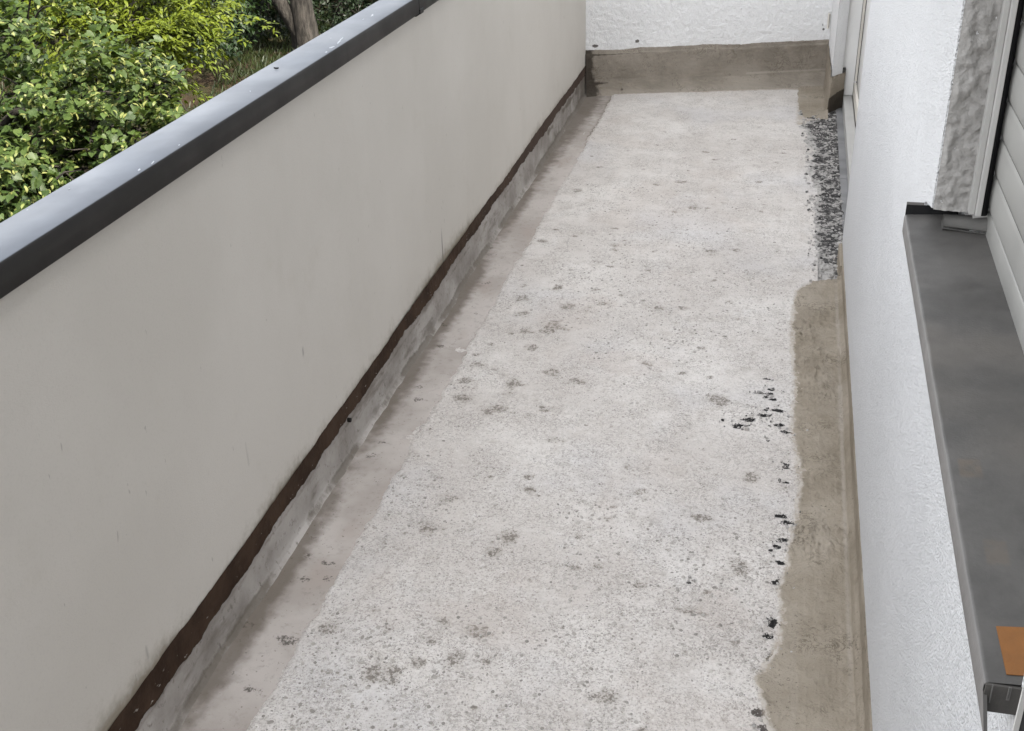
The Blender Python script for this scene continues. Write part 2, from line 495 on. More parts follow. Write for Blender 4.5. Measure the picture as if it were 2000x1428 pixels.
MAT = dict(
    floor=floor_material(), strip=strip_material(), mortar=mortar_material('trowelled_mortar', 'y'),
    mortar_end=mortar_material('trowelled_band_mortar', 'x'),
    stucco=stucco_material('white_house_stucco', (0.735, 0.74, 0.748), 270, 0.0050),
    endstucco=stucco_material('white_end_wall_stucco', (0.765, 0.765, 0.765), 150, 0.003, 0.003),
    panel=panel_material(), brown=brown_material(), upstand=upstand_material(), bitumen=bitumen_material(),
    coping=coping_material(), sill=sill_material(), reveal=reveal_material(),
    pvc=plain('white_pvc', (0.74, 0.735, 0.72), .4, .4, .05, 6, 0.0002),
    cream=plain('cream_pvc', (0.70, 0.665, 0.60), .45, .4, .06, 6, 0.0002),
    shutter=plain('light_grey_shutter', (0.245, 0.241, 0.228), .5, .35, .10, 3.5, 0.0002),
    rail=plain('guide_rail_grey', (0.36, 0.355, 0.34), .45, .4, .05, 6, 0.0002),
    rail_light=plain('guide_rail_pale', (0.40, 0.395, 0.38), .45, .4, .05, 6, 0.0002),
    rubber=plain('black_rubber', (0.008, 0.008, 0.009), .6, .3, .2, 20, 0.0003),
    dark=plain('dark_void', (0.012, 0.011, 0.010), .9, .1, .2, 20, 0.001),
    foam=plain('grey_foam', (0.115, 0.112, 0.106), .8, .2, .10, 30, 0.0006),
    foamlight=plain('pale_foam_rim', (0.55, 0.53, 0.50), .8, .2, .10, 30, 0.0006),
    sill_dark=plain('dark_folded_metal', (0.05, 0.047, 0.043), .6, .3, .3, 30, 0.0004),
    mark=plain('chalky_mark', (0.40, 0.42, 0.45), .9, .1, .15, 80, 0.0004),
    tape=plain('orange_brown_tape', (0.20, 0.084, 0.023), .6, .3, .15, 25, 0.0004),
    gutter=plain('grey_sheet', (0.20, 0.20, 0.202), .6, .35, .22, 9, 0.0008),
    ledge=plain('pale_grey_threshold', (0.43, 0.425, 0.41), .55, .35, .08, 8, 0.0003),
    holecon=plain('dark_rough_concrete', (0.10, 0.097, 0.092), .95, .1, .4, 25, 0.006),
    stone=None,
    bark=bark_material(), ground=ground_material(),
    soffit=plain('grey_facade', (0.45, 0.44, 0.43), .9, .2, .08, 4, 0.001),
    linden=leaf_material('linden_leaf', (0.011, 0.025, 0.007), (0.052, 0.076, 0.017)),
    bract=leaf_material('linden_bract', (0.095, 0.115, 0.032), (0.165, 0.168, 0.058), .35),
    maple=leaf_material('yellow_green_leaf', (0.036, 0.056, 0.005), (0.100, 0.120, 0.011), .4),
    shrub=leaf_material('dark_shrub_leaf', (0.006, 0.015, 0.004), (0.022, 0.040, 0.009), .3),
    wood=leaf_material('woodland_leaf', (0.003, 0.007, 0.0025), (0.009, 0.016, 0.005), .25),
    grass=leaf_material('grass_blade', (0.008, 0.014, 0.003), (0.020, 0.027, 0.006), .25),
)

def stone_material():
    m = M('exposed_aggregate', 0.8, 0.25)
    r = m.attr('rnd')
    c = m.mix(r, (0.24, 0.225, 0.205), (0.50, 0.475, 0.44))
    c = m.mix(m.ramp(m.noise(60, 3), .5, .7, 0, .5), c, (0.36, 0.33, 0.30))
    c = m.mix(m.ramp(m.attr('rim'), .35, .9, 0, .8), c, (0.11, 0.10, 0.09))
    m.color(c)
    m.bump(m.noise(300, 2), .0006)
    return m.m
MAT['stone'] = stone_material()

# ================================================================== BALCONY FLOOR
STAINS=[(-0.820,3.476,0.030),(-0.796,3.369,0.028),(-0.664,3.291,0.050),(-0.759,3.236,0.035),(-0.716,2.891,0.035),(-0.867,2.879,0.030),(-0.836,2.782,0.035),(-0.730,2.735,0.035),(-0.846,2.998,0.035),(-0.790,2.968,0.030),(-0.533,2.940,0.030),(-0.653,3.455,0.025),(-0.545,3.491,0.025),(-0.271,3.502,0.030),(-0.346,3.488,0.025),(-0.324,4.466,0.030),(-0.111,2.916,0.040),(-0.218,4.016,0.040),(-0.125,4.032,0.030),(-0.721,1.661,0.050),(-0.733,2.282,0.030),(-0.826,4.594,0.030),(-0.702,3.129,0.035),(-0.628,2.988,0.030),(-0.563,2.152,0.030),(-0.631,1.839,0.025),(-0.579,2.088,0.030),(-0.511,4.722,0.030),(-0.407,4.771,0.030),(-0.793,3.222,0.020),(-0.068,4.961,0.015),(-0.112,2.324,0.025),(-0.249,1.684,0.030),(-0.105,1.979,0.030),(-0.564,1.723,0.030),(-0.860,1.760,0.035),(-0.759,2.145,0.030),(-0.536,1.825,0.030),(-0.535,2.604,0.030),(-0.583,3.455,0.020),(-0.347,3.089,0.020),(-0.840,3.581,0.020),(-0.613,3.851,0.025),(-0.580,4.007,0.020),(-0.717,3.602,0.020),(-0.857,4.013,0.020),(-0.569,3.811,0.020),(-0.590,3.602,0.020),(-0.012,2.526,0.030),(-0.016,2.141,0.030),(-0.138,1.973,0.020),(-0.730,1.786,0.030)]
STRIP_STAINS=[(-1.036,3.921,0.020),(-1.020,3.857,0.018),(-1.044,3.480,0.018),(-1.032,3.245,0.022),(-1.042,2.815,0.020),(-0.992,2.834,0.020),(-0.968,2.757,0.020),(-1.009,2.448,0.022),(-0.994,2.512,0.020),(-1.024,2.066,0.020),(-0.946,1.984,0.020),(-1.004,2.001,0.016),(-0.977,1.919,0.020),(-0.925,1.929,0.016),(-1.042,1.743,0.022),(-0.948,1.563,0.025),(-0.948,2.089,0.016),(-0.934,1.712,0.030),(-0.948,2.334,0.016),(-0.97,3.6,0.02),(-1.0,3.1,.02),(-.95,3.35,.016)]
BITS=[(0.048,2.871,0.045,0.012),(0.014,2.839,0.030,0.012),(-0.019,2.805,0.030,0.012),(-0.046,2.777,0.030,0.012),(-0.052,2.765,0.020,0.010),(0.039,2.937,0.014,0.010),(0.017,2.948,0.012,0.010),(0.023,2.971,0.025,0.006),(-0.005,2.968,0.020,0.006),(0.020,3.057,0.020,0.008),(0.030,2.996,0.020,0.008),(0.057,2.797,0.020,0.012),(0.079,2.760,0.020,0.012),(0.033,2.711,0.010,0.010),(0.082,2.605,0.020,0.016),(0.076,2.586,0.020,0.008),(0.084,2.516,0.020,0.006),(0.075,2.365,0.020,0.012),(0.088,2.338,0.018,0.014),(0.083,2.269,0.022,0.016),(0.072,2.240,0.014,0.010),(0.076,2.184,0.018,0.014),(0.070,2.112,0.020,0.016),(0.069,1.972,0.016,0.020),(0.060,1.929,0.014,0.014),(0.078,1.861,0.025,0.020),(0.058,1.834,0.012,0.008),(0.048,1.703,0.020,0.020),(0.069,1.666,0.020,0.020),(-0.119,2.070,0.008,0.006)]

def wall_y(x): return 6.15 + 0.325 * (np.asarray(x, float) + 1.06)     # the end wall stands askew
def strip_edge(y): return -0.905 + 0.012 * fbm(y, y * 0 + 3.1, 3.0, 11, 5, .6) + 0.008 * fbm(y, y * 0 + 8.1, 28, 15, 4, .7)
def floor_h(x, y):
    z = 0.0035 * fbm(x, y, 5, 20, 3) + 0.0022 * fbm(x, y, 22, 24, 3, .6) + 0.0012 * fbm(x, y, 75, 28, 2)
    e = strip_edge(y)
    return z - 0.0070 * (1 - sstep(-0.010, 0.008, x - e))

xs = np.arange(-0.945, 0.165, 0.0042)
ys = np.concatenate([np.arange(-2.5, 1.2, 0.1), np.arange(1.2, 3.4, 0.0042), np.arange(3.4, 6.52, 0.007)])
X, Y = np.meshgrid(xs, ys, indexing='ij')
Y = np.minimum(Y, wall_y(X) - 0.004)
Z = floor_h(X, Y)
stain = np.zeros_like(X); bit = np.zeros_like(X); rose = np.zeros_like(X)
for _ in range(150):
    STAINS.append((rng.uniform(-.89, .04), 1.35 + 4.2 * rng.rand() ** 1.4, rng.uniform(.006, .018)))
for (a, b, r) in STAINS:
    r *= 1.08
    j0, j1 = np.searchsorted(ys, [b - r * 2.5, b + r * 2.5]); i0, i1 = np.searchsorted(xs, [a - r * 2.5, a + r * 2.5])
    sl = (slice(i0, i1), slice(j0, j1))
    d = np.hypot((X[sl] - a) / 1.15, Y[sl] - b) / r + 0.9 * fbm(X[sl], Y[sl], 28, 40, 3)
    stain[sl] = np.maximum(stain[sl], 1 - sstep(.1, 1.3, d))
    Z[sl] -= 0.0016 * (1 - sstep(.3, 1.1, d)) * (0.5 + fbm(X[sl], Y[sl], 90, 44, 2))
for (a, b, rx, ry) in BITS:
    j0, j1 = np.searchsorted(ys, [b - ry * 3, b + ry * 3]); i0, i1 = np.searchsorted(xs, [a - rx * 3, a + rx * 3])
    sl = (slice(i0, i1), slice(j0, j1))
    d = np.hypot((X[sl] - a) / rx, (Y[sl] - b) / ry) + 0.8 * fbm(X[sl], Y[sl], 60, 50, 3)
    bit[sl] = np.maximum(bit[sl], 1 - sstep(.1, 1.6, d))
    Z[sl] -= 0.002 * (1 - sstep(.3, 1.1, d))
def mortar_left(y):
    return np.interp(y, [-2.5, 1.3, 1.66, 1.79, 1.87, 1.95, 2.09, 2.30, 2.5, 2.62, 2.8, 3.07, 3.41, 3.70, 3.80, 3.83], [.06, .07, .074, .036, .066, .083, .077, .104, .114, .106, .091, .094, .075, .086, .145, .235])
smear = .75 * sstep(-.03, .02, X - mortar_left(Y)) * (Y < 3.85) + .6 * sstep(-.03, .02, X - .06) * (Y > 5.7) + .7 * sstep(-.035, 0.01, Y - wall_y(X) + .13 * np.interp(X, [-1.06, -.85, .2], [.35, .45, 1.15]))
rose = sstep(.18, .42, fbm(X, Y, 3.2, 60, 3))
floor_me = grid_mesh('balcony_floor', X, Y, Z, True, dict(stain=stain, bit=bit, rose=rose, smear=smear))
floor = put('balcony_floor', floor_me, MAT['floor'])
tag(floor, 'scraped pale concrete balcony floor with exposed stones and dirt marks', None, None, 'structure')

# smooth gutter strip along the parapet
xs2 = np.concatenate([np.linspace(-1.075, -1.02, 10), np.arange(-1.014, -0.88, 0.006)])
ys2 = np.concatenate([np.arange(-2.5, 1.2, 0.1), np.arange(1.2, 6.3, 0.008)])
X, Y = np.meshgrid(xs2, ys2, indexing='ij')
Y = np.minimum(Y, wall_y(X) - 0.004)
Z = -0.0045 + 0.0022 * fbm(X, Y, 8, 70, 3) + 0.004 * np.clip((-1.03 - X) / 0.03, 0, 1) ** 2
stain = np.zeros_like(X)
for (a, b, r) in STRIP_STAINS:
    d = np.hypot((X - a) / 1.5, (Y - b)) / (r * .8) + 0.8 * fbm(X, Y, 35, 73, 2)
    stain = np.maximum(stain, 1 - sstep(.35, 1.2, d))
dirt = 0.34 * sstep(-0.93, -1.0, X) + 0.75 * sstep(-0.97, -1.05, X) * (0.65 + 1.0 * fbm(Y, Y * 0, 2.0, 76, 4)) + 0.55 * sstep(4.6, 5.9, Y) + 0.9 * sstep(.0, .03, X - strip_edge(Y) + .022) * (0.3 + fbm(Y, Y * 0 + 9, 2.2, 79, 3))
strip = put('edge_strip', grid_mesh('edge_strip', X, Y, Z, True, dict(stain=stain, dirt=dirt)), MAT['strip'], floor)

# bitumen residue by the balcony door
xs3 = np.arange(0.03, 0.2665, 0.005); ys3 = np.arange(3.74, 6.02, 0.006)
X, Y = np.meshgrid(xs3, ys3, indexing='ij')
le = np.interp(Y, [3.74, 3.85, 4.2, 4.7, 5.2, 5.6, 5.78, 6.02], [.205, .19, .150, .13, .118, .10, .065, .06])
le = le + 0.055 * fbm(X, Y, 12, 80, 4, .6)
inn = sstep(-0.02, 0.03, X - le) * sstep(3.80, 3.85, Y + .10 * fbm(X, Y, 20, 88, 3))
Z = -0.010 + 0.0125 * inn + 0.006 * fbm(X, Y, 34, 84, 4, .6) * inn
res = put('bitumen_residue', grid_mesh('bitumen_residue', X, Y, Z, True, dict(edge=1 - sstep(-0.005, 0.05, X - le))), MAT['bitumen'], floor)
res['label'] = 'black bitumen residue on the floor in front of the balcony door'

# exposed stones
n = 12000
px = rng.uniform(-0.90, 0.07, n); py = 1.30 + 3.4 * rng.rand(n) ** 1.7
keep = (fbm(px, py, 3.1, 90, 3) + 0.35 * rng.rand(n) - 0.10 * (py - 1.3)) > 0.02
keep &= px > strip_edge(py) + .008
px, py = px[keep], py[keep]
n = len(px)
sz = 0.0016 + 0.0046 * rng.rand(n) ** 3.0
sz[rng.rand(n) < .02] *= 1.35
order = np.argsort(-sz); px, py, sz = px[order], py[order], sz[order]
ang = np.linspace(0, 2 * np.pi, 7)[:-1]
tv = np.concatenate([np.stack([np.cos(ang), np.sin(ang), ang * 0 - .25], 1), np.stack([.8 * np.cos(ang + .3), .8 * np.sin(ang + .3), ang * 0 + .13], 1), [[0, 0, .20]]])
tf = np.array([[i, (i + 1) % 6, 6 + i] for i in range(6)] + [[(i + 1) % 6, 6 + (i + 1) % 6, 6 + i] for i in range(6)] + [[6 + i, 6 + (i + 1) % 6, 12] for i in range(6)])
pz = floor_h(px, py)
RIM = np.array([1.] * 6 + [0.] * 7)
st_me = []
for k in range(8):
    q = tv * (1 + .22 * (rng.rand(13, 3) - .5)); q[:, 1] *= .55 + .4 * rng.rand()
    st_me.append(mesh_np('pebble', q, tf, True, dict(rnd=np.full(13, rng.rand()), rim=RIM)))
    st_me[-1].materials.append(MAT['stone'])
NP = min(300, n)
for i in range(NP):
    o = put('pebble', st_me[i % 8], None, floor)
    o.location = (px[i], py[i], pz[i] + .0004); o.rotation_euler = (0, 0, rng.rand() * 6.28); o.scale = (sz[i],) * 2 + (sz[i] * .8,)
V = []; F = []; A = []
for k, i in enumerate(range(NP, n)):
    a = rng.rand() * 6.28; c_, s_ = math.cos(a), math.sin(a)
    q = tv * (1 + .25 * (rng.rand(13, 3) - .5)); q[:, 1] *= .55 + .4 * rng.rand()
    V.append(np.stack([px[i] + sz[i] * (q[:, 0] * c_ - q[:, 1] * s_), py[i] + sz[i] * (q[:, 0] * s_ + q[:, 1] * c_), pz[i] + .0003 + sz[i] * .8 * q[:, 2]], 1))
    F.append(tf + 13 * k); A.append(np.full(13, rng.rand() if rng.rand() > .15 else -.6))
gr = put('pebbles', mesh_np('pebbles', np.concatenate(V), np.concatenate(F), True, dict(rnd=np.concatenate(A), rim=np.tile(RIM, len(A)))), MAT['stone'], floor)
gr['kind'] = 'stuff'

# loose black crumbs and chips
def crumbs(name, cx, cy, sz_, lab):
    V = []; F = []; A = []
    for k in range(len(cx)):
        a = rng.rand() * 6.28; c_, s_ = math.cos(a), math.sin(a)
        q = tv * (1 + .6 * (rng.rand(13, 3) - .5)); q[:, 1] *= .4 + .5 * rng.rand()
        q[:, 2] *= 2.2
        V.append(np.stack([cx[k] + sz_[k] * (q[:, 0] * c_ - q[:, 1] * s_), cy[k] + sz_[k] * (q[:, 0] * s_ + q[:, 1] * c_), .004 + sz_[k] * q[:, 2] + 0 * q[:, 0]], 1))
        F.append(tf + 13 * k); A.append(np.full(13, rng.rand()))
    o = put(name, mesh_np(name, np.concatenate(V), np.concatenate(F), False, dict(edge=np.concatenate(A))), MAT['bitumen'], floor)
    o['kind'] = 'stuff'
    return o
n_ = 700
cyy = rng.uniform(3.78, 5.85, n_); cxx = np.interp(cyy, [3.78, 4.7, 5.8], [.135, .115, .085]) + .145 * rng.rand(n_) ** .8
crumbs('bitumen_crumbs', cxx, cyy, .0025 + .0075 * rng.rand(n_) ** 2.5, '')
i_ = rng.randint(0, len(BITS), 190); BB = np.array(BITS)[i_]
crumbs('bitumen_crumbs', BB[:, 0] + BB[:, 2] * .9 * rng.normal(size=190), BB[:, 1] + BB[:, 3] * 1.3 * rng.normal(size=190), .0012 + .0045 * rng.rand(190) ** 2.5, '')

# structural slab below the floor
slab = box('balcony_slab', MAT['soffit'], None, -1.13, 0.40, -2.6, 6.62, -0.22, -0.022)
tag(slab, 'concrete slab under the balcony floor', None, None, 'structure')

# ================================================================== PARAPET
par = root('parapet_wall', (-1.06, 2.0, 0), 'long beige rendered parapet wall with dark metal coping beside the garden', 'parapet')
ys4 = np.concatenate([np.arange(-2.5, 1.0, 0.06), np.arange(1.0, 6.16, 0.012)])
zfr = np.concatenate([np.linspace(0, .12, 22), np.linspace(.13, 1, 70)])
Yg, Tg = np.meshgrid(ys4, zfr, indexing='ij')
def panel_bot(y): return 0.145 + 0.010 * fbm(y, y * 0 + 1.7, 1.6, 100, 3) + 0.004 * fbm(y, y * 0 + 7.7, 14, 103, 4, .6)
zb = panel_bot(Yg)
Zg = zb + Tg * (1.005 - zb)
Xg = -1.062 + 0.004 * fbm(Yg, Zg, .9, 106, 2) + 0.0 * Zg
Xg = Xg - 0.004 * np.exp(-((Zg - zb) / .006) ** 2)
dirt = np.exp(-(Zg - zb) / .035) * (0.85 + 1.2 * fbm(Yg, Yg * 0 + 2, 3.0, 110, 4)) + .6 * np.exp(-(6.16 - Yg) / .02)
mark = np.zeros_like(Yg)
for (yy, z0, z1, wd, a) in ((3.389, .15, .335, .0045, .95), (2.235, .395, .425, .004, .8), (1.80, .56, .63, .003, .35), (1.52, .52, .6, .003, .3), (4.6, .7, .95, .006, .18), (1.9, .3, .37, .003, .5), (1.42, .18, .22, .004, .6), (2.05, .23, .28, .003, .4)):
    prof = sstep(z0 - .01, z0 + .01, Zg) * (1 - sstep(z1 - .12 if z1 - z0 > .1 else z1 - .01, z1 + .01, Zg))
    mark = np.maximum(mark, a * prof * np.exp(-((Yg - yy + .02 * (Zg - z0)) / wd) ** 2))
put('render_panel', grid_mesh('render_panel', Xg, Yg, Zg, True, dict(dirt=dirt, mark=mark)), MAT['panel'], par)

# concrete upstand under the panel
prof = np.array([(-1.0665, .20), (-1.0640, .13), (-1.0605, .085), (-1.0590, .055), (-1.0575, .030), (-1.0555, .014), (-1.0520, .005), (-1.0460, -.001), (-1.034, -.010)])
u = np.linspace(0, len(prof) - 1, 40)
px_ = np.interp(u, range(len(prof)), prof[:, 0]); pz_ = np.interp(u, range(len(prof)), prof[:, 1])
Yg, U = np.meshgrid(ys4, u, indexing='ij')
Xg = np.repeat(px_[None], len(ys4), 0); Zg = np.repeat(pz_[None], len(ys4), 0)
bulge = 0.007 * fbm(Yg, Zg * 1.0, 3, 120, 3) + 0.003 * fbm(Yg, Zg, 20, 123, 3)
k = sstep(.12, .05, Zg)
Xg = Xg + bulge * k
far = sstep(4.2, 5.6, Yg) * (.7 + 1.2 * fbm(Yg, Zg, 9, 135, 3))
dirt = 1.0 * np.exp(-((Zg - .002) / .014) ** 2) * (.8 + fbm(Yg, Yg * 0, 5, 126, 4)) + .55 * far + .6 * (np.exp(-((Zg - .085) / .012) ** 2) * (fbm(Yg, Yg * 0 + 4, 6, 129, 3) > .05)) + 1.6 * np.exp(-(6.16 - Yg) / .08)
put('concrete_upstand', grid_mesh('concrete_upstand', Xg, Yg, Zg, True, dict(dirt=dirt)), MAT['upstand'], par)

# brown bitumen paint stripe between panel and upstand
ys5 = np.concatenate([np.arange(-2.5, 1.0, 0.06), np.arange(1.0, 6.15, 0.006)])
tt = np.linspace(0, 1, 14)
Yg, Tg = np.meshgrid(ys5, tt, indexing='ij')
ztop = panel_bot(Yg) + .012
zlow = np.interp(Yg, [-2.5, 1.6, 2.4, 3.2, 4.0, 6.15], [.088, .089, .099, .107, .108, .104]) + .012 * fbm(Yg, Yg * 0 + 5.5, 4.5, 130, 3) + .012 * fbm(Yg, Yg * 0 + 2.2, 22, 134, 4, .6)
Zg = ztop + Tg * (zlow - ztop)
Xg = np.interp(Zg, prof[::-1, 1], prof[::-1, 0]) + .0042 + .0012 * fbm(Yg, Zg, 40, 138, 2)
bulge = 0.007 * fbm(Yg, Zg * 1.0, 3, 120, 3) + 0.003 * fbm(Yg, Zg, 20, 123, 3)
Xg = Xg + bulge * sstep(.12, .05, Zg)
Xg[:, -1] -= .006
put('brown_paint_stripe', grid_mesh('brown_paint_stripe', Xg, Yg, Zg, True, dict(low=Tg)), MAT['brown'], par)

# weep hole in the stripe
bm = bmesh.new()
bmesh.ops.create_cone(bm, cap_ends=True, segments=14, radius1=.0062, radius2=.0062, depth=.012, matrix=Matrix.Translation((-1.0585, 2.455, .094)) @ Matrix.Rotation(RAD(90), 4, 'Y'))
put('weep_hole', bm_to('weep_hole', bm, False), MAT['dark'], par)

# outer body of the parapet and facade below
box('outer_leaf', MAT['soffit'], par, -1.13, -1.075, -2.5, 6.16, -0.02, 1.0)

# metal coping in two lengths, butted with a dark gap
def coping(y0, y1, dzb):
    pr = [(-1.058, .992), (-1.0515, .990), (-1.0515, 1.0330), (-1.0522, 1.0362), (-1.0545, 1.0385), (-1.10, 1.0392), (-1.146, 1.0385), (-1.1500, 1.0367), (-1.1512, 1.033), (-1.1512, .985), (-1.146, .984), (-1.146, 1.0)]
    pr = [(a, b - (dzb if b < 1.0 else 0)) for a, b in pr]
    yy = np.arange(y0, y1, .05); yy = np.append(yy, y1)
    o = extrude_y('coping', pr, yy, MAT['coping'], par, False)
    return o
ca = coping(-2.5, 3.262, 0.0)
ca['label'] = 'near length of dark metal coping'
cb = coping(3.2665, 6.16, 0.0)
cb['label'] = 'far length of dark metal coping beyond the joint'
box('joint_plate', MAT['dark'], par, -1.149, -1.0538, 3.24, 3.30, 0.985, 1.0335)
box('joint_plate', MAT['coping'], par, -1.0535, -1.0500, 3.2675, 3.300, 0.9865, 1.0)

# pale bird marks and scuffs on the level top
def fleck(x, y, w_, l_, a_):
    n_ = 9
    bm = bmesh.new()
    ring_ = []
    for k in range(n_):
        t_ = 2 * math.pi * k / n_
        q = (.65 + .6 * rng.rand())
        u_, v_ = w_ * q * math.cos(t_), l_ * q * math.sin(t_)
        ring_.append((x + u_ * math.cos(a_) - v_ * math.sin(a_), y + u_ * math.sin(a_) + v_ * math.cos(a_)))
    zt = 1.0392 - .0007 * abs(x + 1.10) / .046
    lo = [bm.verts.new((p[0], p[1], zt)) for p in ring_]; hi = [bm.verts.new((p[0] * .9 + x * .1, p[1] * .9 + y * .1, zt + .0006)) for p in ring_]
    bm.faces.new(hi)
    for k in range(n_): bm.faces.new([lo[k], lo[(k + 1) % n_], hi[(k + 1) % n_], hi[k]])
    put('pale_mark', bm_to('pale_mark', bm), MAT['mark'], ca)
for a in ((-1.062, 1.69, .0018, .006, .3), (-1.058, 1.73, .0014, .008, .2), (-1.0605, 1.83, .0012, .003, 0), (-1.069, 2.665, .003, .018, .15), (-1.066, 2.61, .004, .012, -.2), (-1.075, 2.70, .002, .02, .1), (-1.061, 2.56, .0022, .008, .2), (-1.10, 2.93, .0012, .006, 0), (-1.128, 1.58, .001, .003, 0), (-1.09, 2.2, .0008, .004, .4)):
    fleck(*a)

leafm = bmesh.new()
bmesh.ops.create_grid(leafm, x_segments=4, y_segments=2, size=.5)
for v in leafm.verts:
    v.co = Vector((v.co.x * .012 + -1.111, v.co.y * .005 * (1 - 1.6 * abs(v.co.x)) + 2.385, 1.0402 + .006 * abs(v.co.y) + .004 * v.co.x ** 2))
dl = put('dead_leaf', bm_to('dead_leaf', leafm), MAT['dark'])
tag(dl, 'tiny dark dry leaf lying on the grey top of the metal coping', 'leaf')

# ================================================================== END WALL
ew = root('end_wall', (-.4, 6.36, 0), 'white rough stucco end wall closing the far end of the balcony', 'wall')
dirx = np.array([1, .325]) / math.hypot(1, .325)      # along the wall
nrm = np.array([dirx[1], -dirx[0]])                   # towards the camera
Lw = 1.36 * math.hypot(1, .325)
ss = np.arange(-.02, Lw, .005); zz = np.concatenate([np.arange(.10, 1.0, .005), np.arange(1.0, 3.0, .1)])
S_, Z_ = np.meshgrid(ss, zz, indexing='ij')
rel = .0035 * fbm(S_, Z_, 55, 150, 3, .6) + .0015 * fbm(S_, Z_, 130, 154, 2) + .004 * fbm(S_, Z_, 4, 157, 2)
X_ = -1.06 + S_ * dirx[0] + rel * nrm[0]; Y_ = 6.15 + S_ * dirx[1] + rel * nrm[1]
dirt = np.zeros_like(X_)
for (xx, zc, rx, rz, a) in ((-1.015, .251, .020, .008, 1.1), (-.797, .268, .014, .008, 1.0), (-.80, .262, .02, .004, .8), (.168, .285, .010, .006, .9), (-.98, .222, .012, .006, .8), (-.94, .238, .03, .006, .5), (-.39, .268, .06, .006, .55), (-.45, .258, .04, .004, .5), (.165, .31, .006, .01, .6)):
    sc_ = (xx + 1.06) / dirx[0]
    d = np.hypot((S_ - sc_) / rx, (Z_ - zc) / rz) + .8 * fbm(S_, Z_, 50, 160, 2)
    dirt = np.maximum(dirt, a * (1 - sstep(.4, 1.3, d)))
put('stucco_face', grid_mesh('stucco_face', X_, Y_, Z_, True, dict(dirt=dirt), True), MAT['endstucco'], ew)
# body behind the stucco
bm = bmesh.new()
p0 = np.array([-1.17, 6.15 + .325 * -.11]); p1 = np.array([.32, 6.15 + .325 * 1.38])
off = -nrm * .012; offb = -nrm * .2
bq = [p0 + off, p1 + off, p1 + offb, p0 + offb]
vb = [bm.verts.new((q[0], q[1], z)) for z in (-.2, 3.0) for q in bq]
for f in ((0, 1, 5, 4), (1, 2, 6, 5), (2, 3, 7, 6), (3, 0, 4, 7), (4, 5, 6, 7), (3, 2, 1, 0)):
    bm.faces.new([vb[i] for i in f])
put('wall_body', bm_to('wall_body', bm), MAT['soffit'], ew)
# mortar band and its fillet
prof_n = [(0.002, .235), (.006, .213), (.011, .2065), (.012, .15), (.012, .10), (.013, .075), (.016, .058), (.024, .045), (.04, .034), (.07, .020), (.10, .008), (.13, -.004), (.16, -.02)]
pn = np.array(prof_n); u = np.linspace(0, len(pn) - 1, 90)
nn = np.interp(u, range(len(pn)), pn[:, 0]); zz = np.interp(u, range(len(pn)), pn[:, 1])
ss = np.arange(-.006, Lw - .065, .006)
S_, U_ = np.meshgrid(ss, u, indexing='ij')
N_ = np.repeat(nn[None], len(ss), 0); Z_ = np.repeat(zz[None], len(ss), 0)
wid = np.interp(S_, [0, .2, .7, 1.2, 1.5], [.35, .40, .62, 1.0, 1.2])
kk = sstep(.06, .03, Z_)
N_ = np.where(N_ > .02, .02 + (N_ - .02) * wid, N_)
topj = .006 * fbm(S_, S_ * 0, 6, 170, 4, .6) * sstep(.15, .2, Z_)
Z_ = Z_ + topj + .004 * fbm(S_, N_ * 3 + Z_, 8, 174, 3) * kk
N_ = N_ + .004 * fbm(S_, Z_, 6, 178, 3) * (1 - kk) * (Z_ < .2) + .0012 * fbm(S_ * .3, Z_, 60, 180, 2)
N_ = N_ + .012 * np.exp(-S_ / .03) * (Z_ < .2)
N_[:, :2] = -.004
X_ = -1.06 + S_ * dirx[0] + N_ * nrm[0]; Y_ = 6.15 + S_ * dirx[1] + N_ * nrm[1]
dirt = 1.5 * np.exp(-S_ / .022) + .95 * np.exp(-np.hypot(S_ - .02, (Z_ - .02)) / .03) + .8 * np.exp(-np.hypot((S_ - .19) / 1.3, (Z_ - .02)) / .012) + .35 * np.exp(-S_ / .15) + .55 * np.exp(-((Z_ - .056 - .01 * fbm(S_, S_ * 0, 5, 181, 2)) / .004) ** 2) * (fbm(S_, S_ * 0, 5, 182, 3) > -.1)
dirt = dirt + .8 * np.exp(-np.hypot((S_ - 1.24) / 1.5, Z_ - .075) / .008) + .5 * np.exp(-((Z_ - .205) / .004) ** 2)
wash = .9 * np.exp(-((Z_ - .07) / .006) ** 2) * (fbm(S_, S_ * 0, 3, 184, 2) > -.15) + .6 * sstep(.045, .0, Z_)
put('mortar_band', grid_mesh('mortar_band', X_, Y_, Z_, True, dict(dirt=dirt, wash=wash), True), MAT['mortar_end'], ew)
# little metal strip in the stucco near the right corner
bm = bmesh.new()
bm_box(bm, -.006, .006, -.003, .003, -.040, .040, .001)
o = put('metal_strip', bm_to('metal_strip', bm), MAT['cream'], ew)
o.location = (.193, 6.548, .33)
o.rotation_euler = (0, 0, math.atan2(.325, 1))
bm = bmesh.new()
bm_box(bm, -.0012, .0012, -.0015, .0015, -.036, .036)
o = put('strip_slot', bm_to('strip_slot', bm), MAT['holecon'], ew)
o.location = (.196, 6.5445, .33)

